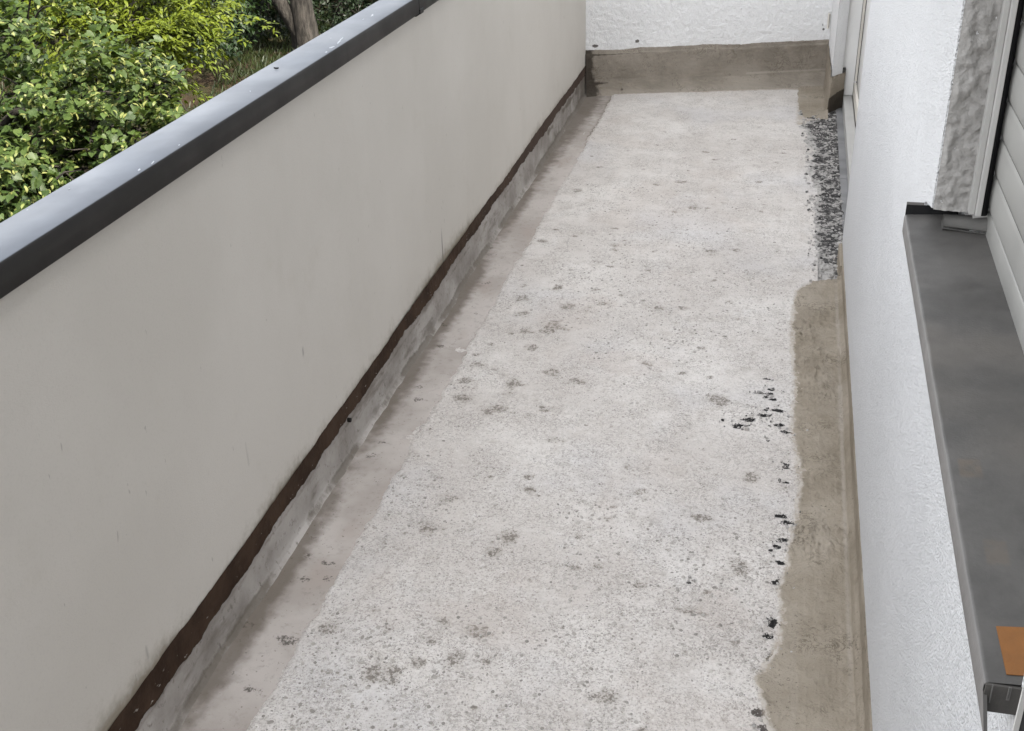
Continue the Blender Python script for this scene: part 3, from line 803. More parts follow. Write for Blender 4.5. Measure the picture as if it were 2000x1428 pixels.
# ================================================================== HOUSE WALL
house = root('house_wall', (.25, 2.0, 0), 'white stucco house wall with a closed window and a recessed balcony door', 'wall')
XF, XB = .245, .36
def stucco_bottom(y): return np.interp(y, [-2.5, 1.7, 2.6, 4.04], [.118, .106, .084, .056])
ycut = sorted(set([round(v, 4) for v in np.concatenate([np.arange(-2.5, .81, .12), np.arange(.83, 1.85, .06), [.834, 1.86], [1.90, 1.949], np.arange(1.961, 4.03, .012), [4.04]])]))
zcut = sorted(set([round(v, 4) for v in np.concatenate([[0, .012], np.arange(.06, .85, .07), [.885], [.984], np.arange(1.04, 2.09, .12), [2.1], np.arange(2.4, 3.9, .5), [4.0]])]))
def filled(yc, zc):
    return not (.834 < yc < 1.86 and .885 < zc < 2.1) and not (1.86 < yc < 1.949 and .885 < zc < .984)
bm = bmesh.new()
gv = {}
def gvert(i, j, b):
    k = (i, j, b)
    if k not in gv:
        y_, z_ = ycut[i], zcut[j]
        sb = float(stucco_bottom(y_))
        if z_ < .88:
            jit = (.0045 * float(fbm(y_, .3, 45, 190, 3, .7)) if z_ < .02 else 0)
            z_ = sb + jit + (z_ / .88) * (.88 - sb)
        if abs(z_ - .984) < 1e-6 and 1.86 <= y_ <= 1.95:
            z_ -= .020 * (y_ - 1.86) / .089
        gv[k] = bm.verts.new((XB if b else XF, y_, z_))
    return gv[k]
ny, nz = len(ycut) - 1, len(zcut) - 1
FL = [[filled((ycut[i] + ycut[i + 1]) / 2, (zcut[j] + zcut[j + 1]) / 2) for j in range(nz)] for i in range(ny)]
for i in range(ny):
    for j in range(nz):
        if not FL[i][j]: continue
        bm.faces.new([gvert(i, j, 0), gvert(i, j + 1, 0), gvert(i + 1, j + 1, 0), gvert(i + 1, j, 0)])
        for (di, dj, a, b) in ((-1, 0, (i, j), (i, j + 1)), (1, 0, (i + 1, j + 1), (i + 1, j)), (0, -1, (i + 1, j), (i, j)), (0, 1, (i, j + 1), (i + 1, j + 1))):
            ii, jj = i + di, j + dj
            if 0 <= ii < ny and 0 <= jj < nz and FL[ii][jj]: continue
            bm.faces.new([gvert(*a, 0), gvert(*a, 1), gvert(*b, 1), gvert(*b, 0)])
stc = put('stucco', bm_to('stucco', bm), MAT['stucco'], house)
# upper wall over door recess, house mass, roof: unseen, height set to shade balcony
box('unseen_lintel_wall', MAT['stucco'], house, XF, XB, 4.042, 6.95, 2.25, 4.0)
bm = bmesh.new()
bm_box(bm, XB + .002, 7.5, -2.5, .80, -4.6, 4.0)
bm_box(bm, XB + .05, 7.5, .803, 4.0, -4.6, 4.0)
bm_box(bm, XB + .06, 7.5, 4.003, 9.5, -4.6, 4.0)
bm_box(bm, XB + .002, XB + .049, 1.89, 4.0, -.2, 4.0)
bm_box(bm, .31, XB - .001, 1.863, 1.9475, .886, .983)
bm_box(bm, XB + .002, XB + .049, .803, 1.887, -.2, .90)
bm_box(bm, XB + .002, XB + .049, .803, 1.887, 2.1, 4.0)
put('house_body', bm_to('house_body', bm), MAT['soffit'], house)
bm = bmesh.new(); bm_box(bm, .0, 7.8, -2.8, 9.8, 4.003, 4.12)
put('roof', bm_to('roof', bm), MAT['soffit'], house)

# rough plaster on the far window reveal
zz = np.arange(.982, 2.1, .003); xx = np.arange(.2477, .3035, .0026)
X_, Z_ = np.meshgrid(xx, zz, indexing='ij')
rel = .0075 * fbm(X_ + .25 * Z_, Z_ * .75, 75, 200, 3, .6) + .002 * fbm(X_, Z_ * .8, 22, 204, 2)
fade = sstep(.2477, .256, X_)
Y_ = 1.8594 - (.0037 + rel * 1.0) * fade
put('reveal_plaster', grid_mesh('reveal_plaster', X_, Y_, Z_, True), MAT['reveal'], house)

# guide rail, black gap, shutter
gr_ = box('guide_rail', MAT['rail'], house, .2985, .3075, 1.838, 1.8575, .984, 2.1, .0012)
gr_['label'] = 'pale upright guide rail beside the shutter'
box('guide_rail', MAT['rail_light'], house, .3078, .3165, 1.830, 1.8575, .984, 2.1, .0012)
# rubber lip with small lumps
zz = np.arange(.980, 2.1, .01)
lump = .0018 * np.maximum(0, fbm(zz, zz * 0, 18, 210, 2)) * 3
X_ = np.stack([.3167 + 0 * zz, .3167 + 0 * zz, .3205 + lump * 0, .3245 + lump, .3275 + lump, .330 + lump], 0)
Y_ = np.stack([1.862 + 0 * zz, 1.846 + 0 * zz, 1.8445 + 0 * zz, 1.8455 + 0 * zz, 1.85 + 0 * zz, 1.862 + 0 * zz], 0)
Z_ = np.repeat(zz[None], 6, 0)
put('rubber_seal', grid_mesh('rubber_seal', X_, Y_, Z_, True), MAT['rubber'], house)
box('guide_rail', MAT['rail'], house, .30, .36, .815, .833, .945, 2.1, .001)

shut = put('roller_shutter', bm_to('roller_shutter', (lambda b: (bm_box(b, .352, .358, .836, 1.862, .935, 2.1), b)[1])(bmesh.new())), MAT['dark'], house)
shut['label'] = 'closed pale roller shutter'
pitch = .0585
tt = np.linspace(0, 1, 13)
px_ = .3305 - .0024 * np.sin(np.pi * tt) ** .8 * (1 - .3 * tt)
px_[0] = .3315; px_[-1] = .3315
pz_ = tt * (pitch - .0009)
yy = np.linspace(.838, 1.866, 14)
X_ = np.repeat(px_[None], len(yy), 0); Z_ = np.repeat(pz_[None], len(yy), 0); Y_ = np.repeat(yy[:, None], len(px_), 1)
sl_me = grid_mesh('slat', X_ - .335, Y_, Z_, True)
sl_me.materials.append(MAT['shutter'])
bot = [(.3545, .926), (.3350, .926), (.3330, .928), (.3315, .980), (.333, .985), (.3545, .985)]
extrude_y('bottom_rail', bot, np.linspace(.838, 1.866, 14), MAT['shutter'], shut, False)
z0 = .9875
k = 0
while z0 < 2.08:
    o = put('slat', sl_me, None, shut)
    o.location = (.335, 0, z0)
    z0 += pitch

# window sill
def dz_sill(Y): return .011 * (Y - 1.39) / .55
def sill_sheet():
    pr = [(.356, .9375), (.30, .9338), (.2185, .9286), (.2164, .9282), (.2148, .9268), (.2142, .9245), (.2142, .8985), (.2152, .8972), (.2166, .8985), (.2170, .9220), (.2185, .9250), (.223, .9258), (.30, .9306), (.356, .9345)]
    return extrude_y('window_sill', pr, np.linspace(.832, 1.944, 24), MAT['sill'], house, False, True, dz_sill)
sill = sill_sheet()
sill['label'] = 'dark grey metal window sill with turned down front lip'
# far end: upturned profile sunk in the stucco
bm = bmesh.new()
zf = .9288 + float(dz_sill(1.944))
bm_box(bm, .2155, .300, 1.9450, 1.9472, zf - .030, zf + .017, .0006)
put('end_profile', bm_to('end_profile', bm), MAT['rubber'], sill)
bm = bmesh.new()
bm_box(bm, .2155, .244, 1.9448, 1.9478, zf + .0172, zf + .0215, .0006)
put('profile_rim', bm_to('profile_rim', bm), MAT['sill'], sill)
# near end: folded end piece, lip corner running out to a point
bm = bmesh.new()
zn = .9288 + float(dz_sill(.832))
vs_ = [bm.verts.new(p) for p in ((.2142, .8318, zn - .0095), (.2142, .8318, zn - .0305), (.2142, .795, zn - .0325), (.2178, .8318, zn - .0095), (.2178, .8318, zn - .0305), (.2172, .795, zn - .0325))]
bm.faces.new([vs_[0], vs_[1], vs_[2]]); bm.faces.new([vs_[5], vs_[4], vs_[3]]); bm.faces.new([vs_[0], vs_[2], vs_[5], vs_[3]]); bm.faces.new([vs_[2], vs_[1], vs_[4], vs_[5]])
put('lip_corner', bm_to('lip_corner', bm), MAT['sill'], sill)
bm = bmesh.new()
bm_box(bm, .2150, .330, .8285, .8315, zn - .031, zn - .0002, .0005)
put('end_profile', bm_to('end_profile', bm), MAT['sill_dark'], sill)
for (x_, w_, zz_) in ((.2205, .0006, .020), (.2350, .0007, .012), (.2349, .0014, .014)):
    bm = bmesh.new(); bm_box(bm, x_ - w_, x_ + w_, .8272, .8284, zn - zz_, zn + .001, .0004)
    put('sealant_smear', bm_to('sealant_smear', bm), MAT['foam'], sill)
# orange tape
bm = bmesh.new()
q = [(.2325, .906), (.285, .909), (.285, .8445), (.2335, .843)]
vt = []
for z_ in (0, .0007):
    for (a, b) in q:
        zs = np.interp(a, [.222, .30], [.9288, .9338]) + float(dz_sill(b)) + .0004 + z_
        vt.append(bm.verts.new((a, b, zs)))
for f in ((0, 1, 5, 4), (1, 2, 6, 5), (2, 3, 7, 6), (3, 0, 4, 7), (4, 5, 6, 7), (3, 2, 1, 0)):
    bm.faces.new([vt[i] for i in f])
tp = put('adhesive_tape', bm_to('adhesive_tape', bm), MAT['tape'], sill)
tp['label'] = 'orange brown piece of tape'

# grey foam tube across the far end of the sill
th = np.linspace(RAD(-140), RAD(200), 30)
xx = np.array([.268, .270, .29, .31, .322, .333])
yc = np.interp(xx, [.272, .338], [1.880, 1.862]); rr = np.interp(xx, [.272, .338], [.0125, .0155])
zc = zf + .0018 + rr
ring = np.concatenate([th, th[::-1]])  # outer skin, then inner skin
X_ = np.repeat(xx[:, None], len(ring) + 1, 1)
rad_ = np.concatenate([np.ones(len(th)), np.full(len(th), .86)])
ring = np.append(ring, ring[0]); rad_ = np.append(rad_, rad_[0])
Y_ = yc[:, None] + rr[:, None] * rad_[None] * np.cos(ring)[None]
Z_ = zc[:, None] + rr[:, None] * rad_[None] * np.sin(ring)[None]
tube = put('foam_tube', grid_mesh('foam_tube', X_, Y_, Z_, True), MAT['foam'])
tag(tube, 'short grey curled foam tube lying across the far end of the dark sill', 'foam tube')
# mortar skirt along the foot of the wall
ys6 = np.concatenate([np.arange(-2.5, 1.2, .06), np.arange(1.2, 4.035, .0055)])
uu = np.concatenate([np.linspace(0, .80, 52), np.linspace(.82, 1, 16)])
Yg, U_ = np.meshgrid(ys6, uu, indexing='ij')
ml = mortar_left(Yg) + .010 * fbm(Yg, Yg * 0, 9, 220, 4, .65) + .002
xcove = .2300 + .002 * fbm(Yg, Yg * 0, 2, 224, 2)
sb = stucco_bottom(Yg) + .006
x_lo = ml - .02
flat = np.clip(U_ / .80, 0, 1)
Xg = x_lo + (xcove - x_lo) * flat
thick = .0060 * sstep(-.005, .055, Xg - ml) - .010 * (1 - sstep(-.02, .010, Xg - ml)) + .007 * fbm(Xg, Yg, 55, 226, 3, .7) * (1 - sstep(0, .04, Xg - ml))
Zg = .0005 + thick + .0028 * fbm(Xg, Yg, 14, 228, 4, .6) + .0020 * fbm(Xg * 4, Yg, 9, 232, 3)
clump = np.maximum(0, fbm(Xg, Yg, 7, 236, 3)) * np.maximum(0, fbm(Xg, Yg, 75, 240, 3, .7))
Zg += .035 * clump + .0016 * fbm(Xg, Yg, 90, 242, 2, .7)
upk = np.clip((U_ - .80) / .20, 0, 1)
a = upk * np.pi / 2
Xg = Xg + np.where(U_ > .8, .0125 * np.minimum(1, (1 - np.cos(np.minimum(upk * 3, 1) * np.pi / 2))), 0)
Zg = np.where(U_ > .8, Zg + .0 + (sb - Zg) * upk ** 1.15, Zg)
Xg = Xg + np.where(U_ > .8, .0020 * fbm(Yg, Zg * 2, 12, 244, 3), 0)
Xg[:, -2:] = .2468
wash = np.exp(-((Xg - .224) / .006) ** 2) * (U_ < .86) * (.55 + fbm(Yg, Yg * 0, 2.5, 248, 3)) + .35 * (fbm(Xg * 2.5, Yg * .6, 5, 252, 3) > .12)
o = put('mortar_skirt', grid_mesh('mortar_skirt', Xg, Yg, Zg, True, dict(wash=wash, dirt=.0 * Xg, thin=(1 - sstep(-.012, .030, Xg - ml)) * (U_ < .8)), True), MAT['mortar'], house)
o['label'] = 'brown mortar skirt spread along the foot of the white wall'
# vertical end of the skirt at the door recess
bm = bmesh.new(); bm_box(bm, .2335, .30, 3.83, 4.034, -.01, .052)
put('skirt_core', bm_to('skirt_core', bm), MAT['mortar'], house)

# mortar patch by the far pier
xs7 = np.arange(.02, .219, .005); ys7 = np.arange(5.70, 6.56, .006)
X_, Y_ = np.meshgrid(xs7, ys7, indexing='ij')
lx = np.interp(Y_, [5.70, 5.80, 5.9, 6.2, 6.5], [.12, .10, .075, .06, .05]) + .015 * fbm(X_, Y_, 14, 260, 3)
ly = 5.80 + .02 * fbm(X_, Y_, 14, 264, 3)
kk = sstep(-.012, .02, X_ - lx) * sstep(-.012, .02, Y_ - ly)
Z_ = -.012 + .0185 * kk + .002 * fbm(X_, Y_, 20, 268, 3) + .016 * sstep(.195, .218, X_) * sstep(5.80, 5.9, Y_)
put('mortar_patch', grid_mesh('mortar_patch', X_, Y_, Z_, True, dict(wash=.4 * (fbm(X_, Y_, 10, 270, 2) > .1), dirt=.0 * X_)), MAT['mortar'], house)

# far pier between recess and end wall: white above, mortar below
bm = bmesh.new()
pier = [(.2165, 5.925), (.2690, 6.00), (.2690, 6.62), (.2045, 6.62)]
def prism(bm, pts, z0, z1):
    a = [bm.verts.new((p[0], p[1], z0)) for p in pts]; b = [bm.verts.new((p[0], p[1], z1)) for p in pts]
    n_ = len(pts)
    for i in range(n_): bm.faces.new([a[i], a[(i + 1) % n_], b[(i + 1) % n_], b[i]])
    bm.faces.new(b); bm.faces.new(a[::-1])
prism(bm, pier, .172, 2.25)
bmesh.ops.bevel(bm, geom=[e for e in bm.edges if abs(e.verts[0].co.z - e.verts[1].co.z) > 1], offset=.006, segments=2, affect='EDGES')
put('recess_pier', bm_to('recess_pier', bm), MAT['endstucco'], house)
# mortar foot of the pier (lumpy)
pts_ = [(.2070, 6.60), (.2105, 6.30), (.2130, 6.05), (.2140, 5.935), (.2185, 5.922), (.232, 5.935), (.262, 5.985), (.2900, 6.024)]
pp = np.array(pts_); u = np.linspace(0, 7, 64)
bx_ = np.interp(u, range(8), pp[:, 0]); by_ = np.interp(u, range(8), pp[:, 1])
zz = np.linspace(-.005, .213, 40)
B_, Z_ = np.meshgrid(np.arange(64), zz, indexing='ij')
side = (u < 3.4)[:, None] * 1.0
flare = .012 * np.exp(-Z_ / .03) * side
X_ = bx_[:, None] - .0035 - flare + .004 * fbm(B_ * .02, Z_, 25, 280, 3)
Y_ = by_[:, None] - .0035 + .004 * fbm(B_ * .02 + 3, Z_, 25, 284, 3)
ztop = np.where(side > 0, .215, .185)
Z2 = np.where(Z_ > .2, ztop + .004 * fbm(B_, B_ * 0, .15, 287, 2), Z_ * ztop / .213)
holem = (1 - side) * sstep(.105, .07, Z2 - .0009 * (B_ - 45) )
put('pier_mortar', grid_mesh('pier_mortar', X_, Y_, Z2, True, dict(wash=.3 * side + 0 * Z_, dirt=1.2 * holem), True), MAT['mortar'], house)
bm = bmesh.new(); prism(bm, [(.222, 5.940), (.286, 6.03), (.286, 6.4), (.22, 6.4)], -.01, .2005)
put('pier_core', bm_to('pier_core', bm), MAT['holecon'], house)

# balcony door in the recess: sheet, threshold, frame, leaf
gs = box('gutter_sheet', MAT['gutter'], house, .258, .300, 4.9, 6.03, -.012, .0065, .001)
box('gutter_sheet', MAT['gutter'], house, .258, .300, 4.03, 4.897, -.012, .0050, .001)
box('threshold', MAT['ledge'], house, .2875, .3310, 4.02, 6.055, .008, .060, .002)
df = box('door_frame', MAT['pvc'], house, .2715, .3330, 6.06, 6.135, .0602, 2.25, .002)
df['label'] = 'white upright door frame at the far side of the recess'
box('seal_line', MAT['dark'], df, .3335, .3350, 6.072, 6.13, .062, 2.25)
box('frame_rebate', MAT['cream'], df, .3355, .3475, 6.066, 6.135, .13, 2.25, .001)
rl = box('bottom_rail', MAT['cream'], df, .3345, .3470, 4.02, 6.064, .062, .124, .0015)
dl_ = box('door_leaf', MAT['pvc'], house, .3500, .372, 4.02, 6.064, .068, 2.2, .002)
box('leaf_gap', MAT['dark'], dl_, .3482, .3498, 6.0605, 6.12, .07, 2.2)

# open leaf edge close to the camera
od = root('open_door', (.22, -.05, .02), 'dark rubber edge with thin pale rim standing at the near end of the sill', 'door')
ax = np.array([.24, -.40]); fx = np.array([.1338, .452])
dv = (ax - fx) / np.hypot(*(ax - fx)); nv = np.array([dv[1], -dv[0]])
if nv[0] < 0: nv = -nv
def leafbox(name, mat, a0, a1, b0, b1, z0, z1):
    bm = bmesh.new()
    prism(bm, [tuple(fx + dv * a + nv * b) for a, b in ((a0, b0), (a1, b0), (a1, b1), (a0, b1))], z0, z1)
    return put(name, bm_to(name, bm), mat, od)
leafbox('edge_rim', MAT['rail_light'], 0, .0012, -.0004, .0022, .03, 2.1)
leafbox('rubber_seal', MAT['rubber'], .0005, .02, .0024, .05, .03, 2.1)
leafbox('door_stile', MAT['rubber'], .0205, .11, -.001, .052, .03, 2.1)
leafbox('door_panel', MAT['rubber'], .1102, .85, .008, .042, .03, 2.1)

# ================================================================== GARDEN
def gz(x, y):
    d = np.hypot(x + 1.5, y * .9)
    return -4.6 + 1.45 * sstep(6, 22, d) + .25 * fbm(x, y, .25, 300, 3) + .02 * fbm(x, y, 3, 303, 2)
gx = np.concatenate([[-300, -120, -60], np.arange(-36, 20, .5), [40, 120, 300]]); gy = np.concatenate([[-300, -100, -30], np.arange(-12, 44, .5), [80, 160, 300]])
X_, Y_ = np.meshgrid(gx, gy, indexing='ij')
gme = grid_mesh('ground', X_, Y_, gz(X_, Y_), True)
gnd = put('ground', gme, MAT['ground'])
tag(gnd, 'dark brown garden soil with thin grass below the balcony', None, None, 'structure')

def unit(a): return a / np.maximum(np.linalg.norm(a, axis=-1, keepdims=True), 1e-9)
HEART = np.array([[0, 0, 0], [.28, -.13, .05], [.50, .12, .07], [.46, .42, .02], [.22, .78, -.06], [0, 1.08, -.18], [-.22, .78, -.06], [-.46, .42, .02], [-.50, .12, .07], [-.28, -.13, .05], [0, .45, -.05]], float)
HEART_F = np.array([[0, 1, 10], [1, 2, 10], [2, 3, 10], [3, 4, 10], [4, 5, 10], [5, 6, 10], [6, 7, 10], [7, 8, 10], [8, 9, 10], [9, 0, 10]])
LANCE = np.array([[0, 0, 0], [.17, .35, .03], [.13, .72, 0], [0, 1.05, -.16], [-.13, .72, 0], [-.17, .35, .03]], float)
LANCE_F = np.array([[0, 1, 5], [1, 2, 4], [1, 4, 5], [2, 3, 4]])
OVAL = np.array([[0, 0, 0], [.30, .45, .05], [0, 1.0, -.08], [-.30, .45, .05]], float)
OVAL_F = np.array([[0, 1, 2], [0, 2, 3]])

def leaf_frames(P, out, upw, droop, jitter):
    n = len(P)
    nrm_ = unit(out * .55 + np.array([0, 0, upw]) + jitter * rng.normal(size=(n, 3)))
    tip = out * .5 + np.array([0, 0, -droop]) + .5 * rng.normal(size=(n, 3))
    tip = unit(tip - nrm_ * (tip * nrm_).sum(1, keepdims=True))
    side = np.cross(tip, nrm_)
    return side, tip, nrm_
def leaves_mesh(name, P, frames, size, T, TF, rnd):
    s, t, n_ = frames
    V = P[:, None] + size[:, None, None] * (T[None, :, 0:1] * s[:, None] + T[None, :, 1:2] * t[:, None] + T[None, :, 2:3] * n_[:, None])
    F = TF[None] + (np.arange(len(P)) * len(T))[:, None, None]
    return mesh_np(name, V.reshape(-1, 3), F.reshape(-1, TF.shape[1]), False, dict(rnd=np.repeat(rnd, len(T))))
def blob_points(blobs, n, shell=.5, flat=1.0, gap=-.10):
    B = np.array(blobs, float)
    wgt = B[:, 3] ** 2; wgt /= wgt.sum()
    idx = rng.choice(len(B), n, p=wgt)
    d = unit(rng.normal(size=(n, 3)))
    r = shell + (1 - shell) * rng.rand(n) ** .6
    lump = 1 + .35 * vn(d[:, 0] * 2.2 + idx * 3.1, d[:, 2] * 2.2 + d[:, 1] * 1.7, 310)
    off = d * (r * lump * B[idx, 3])[:, None]
    off[:, 2] *= flat
    P = B[idx, :3] + off
    # gaps: drop leaves where a clump noise is low
    g = vn(P[:, 0] * 3.0 + P[:, 2] * 1.3, P[:, 1] * 3.0 + P[:, 2] * 2.1, 312) + .6 * vn(P[:, 0] * 8, P[:, 2] * 8 + P[:, 1] * 4, 313)
    k = g > gap
    return P[k], d[k], idx[k]
def spray_points(blobs, nspray, per, L_, lat, ver, droop):
    # leafy twigs that start on the blob surface and hang outward
    B = np.array(blobs, float)
    wgt = B[:, 3] ** 2; wgt /= wgt.sum()
    idx = rng.choice(len(B), nspray, p=wgt)
    d = unit(rng.normal(size=(nspray, 3)) + np.array([0, 0, .25]))
    c = B[idx, :3] + d * (B[idx, 3] * rng.uniform(.45, 1.05, nspray))[:, None]
    ax = unit(d * .8 + np.array([0, 0, -.25]) + .45 * rng.normal(size=(nspray, 3)))
    ln = L_ * rng.uniform(.6, 1.25, nspray)
    i = np.repeat(np.arange(nspray), per)
    n = len(i)
    t = rng.uniform(-.6, .6, n)
    sd = unit(np.cross(ax, np.array([0, 0, 1.0])))
    upv = np.cross(sd, ax)
    tp = 1 - .6 * np.clip(t + .3, 0, 1)
    P = c[i] + ax[i] * (t * ln[i])[:, None] + sd[i] * (lat * tp * rng.normal(size=n))[:, None] + upv[i] * (ver * rng.normal(size=n))[:, None]
    P[:, 2] -= droop * ln[i] * np.clip(t + .3, 0, 1) ** 2
    dd = unit(upv[i] * .8 + d[i] * .5 + np.sign(rng.rand(n) - .5)[:, None] * sd[i] * .25)
    return P, dd, i
def tube_path(pts, rad, seg=8):
    V = []; F = []
    pts = np.array(pts, float)
    for i, p in enumerate(pts):
        t = unit((pts[min(i + 1, len(pts) - 1)] - pts[max(i - 1, 0)])[None])[0]
        a = np.cross(t, [.3, .9, .2]); a /= np.linalg.norm(a); b = np.cross(t, a)
        for k in range(seg):
            th_ = 2 * np.pi * k / seg
            V.append(p + rad[i] * (1 + .12 * math.sin(3 * th_ + i)) * (a * math.cos(th_) + b * math.sin(th_)))
    for i in range(len(pts) - 1):
        for k in range(seg):
            F.append([i * seg + k, i * seg + (k + 1) % seg, (i + 1) * seg + (k + 1) % seg, (i + 1) * seg + k])
    return np.array(V), np.array(F)
def join_tubes(lst):
    V = []; F = []; o_ = 0
    for v, f in lst:
        V.append(v); F.append(f + o_); o_ += len(v)
    return np.concatenate(V), np.concatenate(F)
def wavy(a, b, n=7, amp=.08):
    a = np.array(a, float); b = np.array(b, float); L_ = np.linalg.norm(b - a)
    t = np.linspace(0, 1, n)[:, None]
    w_ = amp * L_ * np.stack([fbm(t[:, 0] * 3 + a[0], t[:, 0] * 0 + k, 1, 320 + k, 2) for k in range(3)], 1) * np.sin(np.pi * t)
    return a + (b - a) * t + w_ + np.array([0, 0, .10 * L_]) * np.sin(np.pi * t)

def tree(name, label, cat, base, fork_z, trunk_r, blobs, count, size, T, TF, leafmat, shell=.45, flat=1.0, droop=.8, upw=.8, single=0, leafname='leaf', group=None, tops=None, jit=.45, spray=None):
    r = root(name, tuple(base), label, cat, group)
    B = np.array(blobs, float)
    crown_c = B[:, :3].mean(0)
    top = np.array([base[0] * .6 + crown_c[0] * .4, base[1] * .6 + crown_c[1] * .4, fork_z])
    tv_, tf_ = tube_path(wavy(base, top, 8, .04), np.linspace(trunk_r, trunk_r * .6, 8), 10)
    put('trunk', mesh_np('trunk', tv_, tf_, True), MAT['bark'], r)
    br = []
    for b in B[np.argsort(-B[:, 3])][:40]:
        st_ = np.array([base[0], base[1], 0]) * 0 + (np.array(base) + (top - np.array(base)) * rng.uniform(.55, 1))
        br.append(tube_path(wavy(st_, b[:3], 8, .10), np.linspace(trunk_r * .26, .006, 8), 6))
        for q in range(3):
            e_ = b[:3] + unit(rng.normal(size=(1, 3)))[0] * b[3] * .8
            br.append(tube_path(wavy(b[:3], e_, 5, .10), np.linspace(.010, .003, 5), 5))
    bv_, bf_ = join_tubes(br)
    put('branches', mesh_np('branches', bv_, bf_, True), MAT['bark'], r)
    P, d, idx = spray_points(B, *spray) if spray else blob_points(B, count, shell, flat)
    fr = leaf_frames(P, d, upw, droop, jit)
    sz_ = size * (.65 + .6 * rng.rand(len(P)))
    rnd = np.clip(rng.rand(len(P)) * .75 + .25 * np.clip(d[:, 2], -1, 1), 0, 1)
    if single:
        camp = np.array([0, 0, CAM_H])
        vdir = unit(camp - P)
        facing = (vdir * d).sum(1)
        dist = np.linalg.norm(P - camp, axis=1)
        # inside the picture?
        v = P - camp
        zc_ = v @ np.array(fwd); xc_ = (v @ np.array(rgt)) / zc_ * 2245 + 1000; yc_ = -(v @ np.array(up)) / zc_ * 2245 + 714
        vis = (xc_ > 0) & (yc_ > 0) & (yc_ < 437 - .588 * xc_) & (facing > .25)
        score = np.where(vis, sz_ / dist * (1 + facing), -1)
        pick = np.argsort(-score)[:single]
        pick = pick[score[pick] > 0]
        ml_ = []
        for q in range(6):
            T2 = T.copy(); T2[:, 2] += .06 * rng.normal(size=len(T))
            ml_.append(mesh_np(leafname, T2, TF, False, dict(rnd=np.full(len(T), (q + .5) / 6))))
            ml_[-1].materials.append(leafmat)
        for i in pick:
            o = put(leafname, ml_[int(rnd[i] * 5.99)], None, r)
            mw = Matrix(((fr[0][i][0], fr[1][i][0], fr[2][i][0], P[i][0]), (fr[0][i][1], fr[1][i][1], fr[2][i][1], P[i][1]), (fr[0][i][2], fr[1][i][2], fr[2][i][2], P[i][2]), (0, 0, 0, 1)))
            o.matrix_basis = mw @ Matrix.Scale(sz_[i], 4)
        m_ = np.ones(len(P), bool); m_[pick] = False
        P, d, sz_, rnd = P[m_], d[m_], sz_[m_], rnd[m_]; fr = tuple(a[m_] for a in fr)
    cr = put('crown', leaves_mesh('crown', P, fr, sz_, T, TF, rnd), leafmat, r)
    cr['kind'] = 'stuff'
    return r, P, d, (idx[m_] if single else idx)

LINDEN= [(-4.37,7.37,-0.35,0.34),(-4.18,7.22,-0.42,0.22),(-4.20,7.36,-0.31,0.14),(-4.62,7.30,-0.49,0.45),(-4.69,6.98,-0.59,0.50),(-4.31,6.97,-0.59,0.36),(-4.86,6.70,-0.69,0.50),(-4.50,6.79,-0.78,0.40),(-5.30,7.22,-0.46,0.50),(-5.48,7.56,-0.10,0.55),(-5.68,7.12,-0.22,0.60),(-5.15,7.58,-0.43,0.45),(-4.69,6.02,-0.75,0.30),(-4.65,6.30,-0.78,0.30),(-5.11,6.42,-0.58,0.50),(-4.67,6.64,-0.88,0.35),(-5.08,7.77,-0.36,0.35),(-5.95,7.78,0.18,0.60),(-5.82,8.24,0.14,0.50),(-5.42,6.27,-0.65,0.60),(-4.84,6.17,-1.08,0.50),(-4.65,7.25,-0.97,0.35),(-4.91,6.95,-1.27,0.50)]
MAPLE= [(-7.32,10.76,-0.57,0.50),(-7.08,10.86,-0.84,0.50),(-6.67,10.91,-0.69,0.50),(-6.54,11.24,-0.59,0.50),(-6.37,11.43,-0.73,0.40),(-6.18,11.50,-0.88,0.25),(-6.69,10.75,-0.83,0.40),(-7.08,11.16,-0.56,0.60),(-6.42,11.25,-0.91,0.40),(-6.41,11.56,-1.11,0.35),(-6.86,11.41,-1.15,0.50),(-7.45,10.63,-0.75,0.50),(-6.35,12.23,-0.83,0.40),(-6.90,11.54,-0.39,0.70),(-6.44,12.02,-0.47,0.60),(-7.53,11.39,-0.32,0.70),(-6.82,11.63,-1.28,0.45)]
lin_extra = [(-6.4, 6.9, .3, .8), (-6.9, 7.6, .7, .9), (-6.2, 5.9, .0, .8), (-7.2, 6.4, .9, .9), (-6.3, 8.0, .9, .7), (-5.7, 5.6, -.9, .7), (-6.8, 5.4, .2, .8), (-7.6, 7.2, 1.5, .8), (-6.0, 6.6, -1.4, .7), (-5.6, 7.3, -1.3, .6), (-7.7, 8.2, .5, .8), (-6.6, 8.2, -.6, .7)]
lt, LP, LD, LI = tree('linden_tree', 'flowering linden tree with heart leaves and pale yellow bracts beside the coping', 'tree', (-6.9, 6.9, float(gz(-6.9, 6.9)) - .1), -1.2, .16, LINDEN + lin_extra, 36000, .053, HEART, HEART_F, MAT['linden'], .35, .9, 1.0, .75, 300, spray=(470, 58, .42, .075, .045, .35))
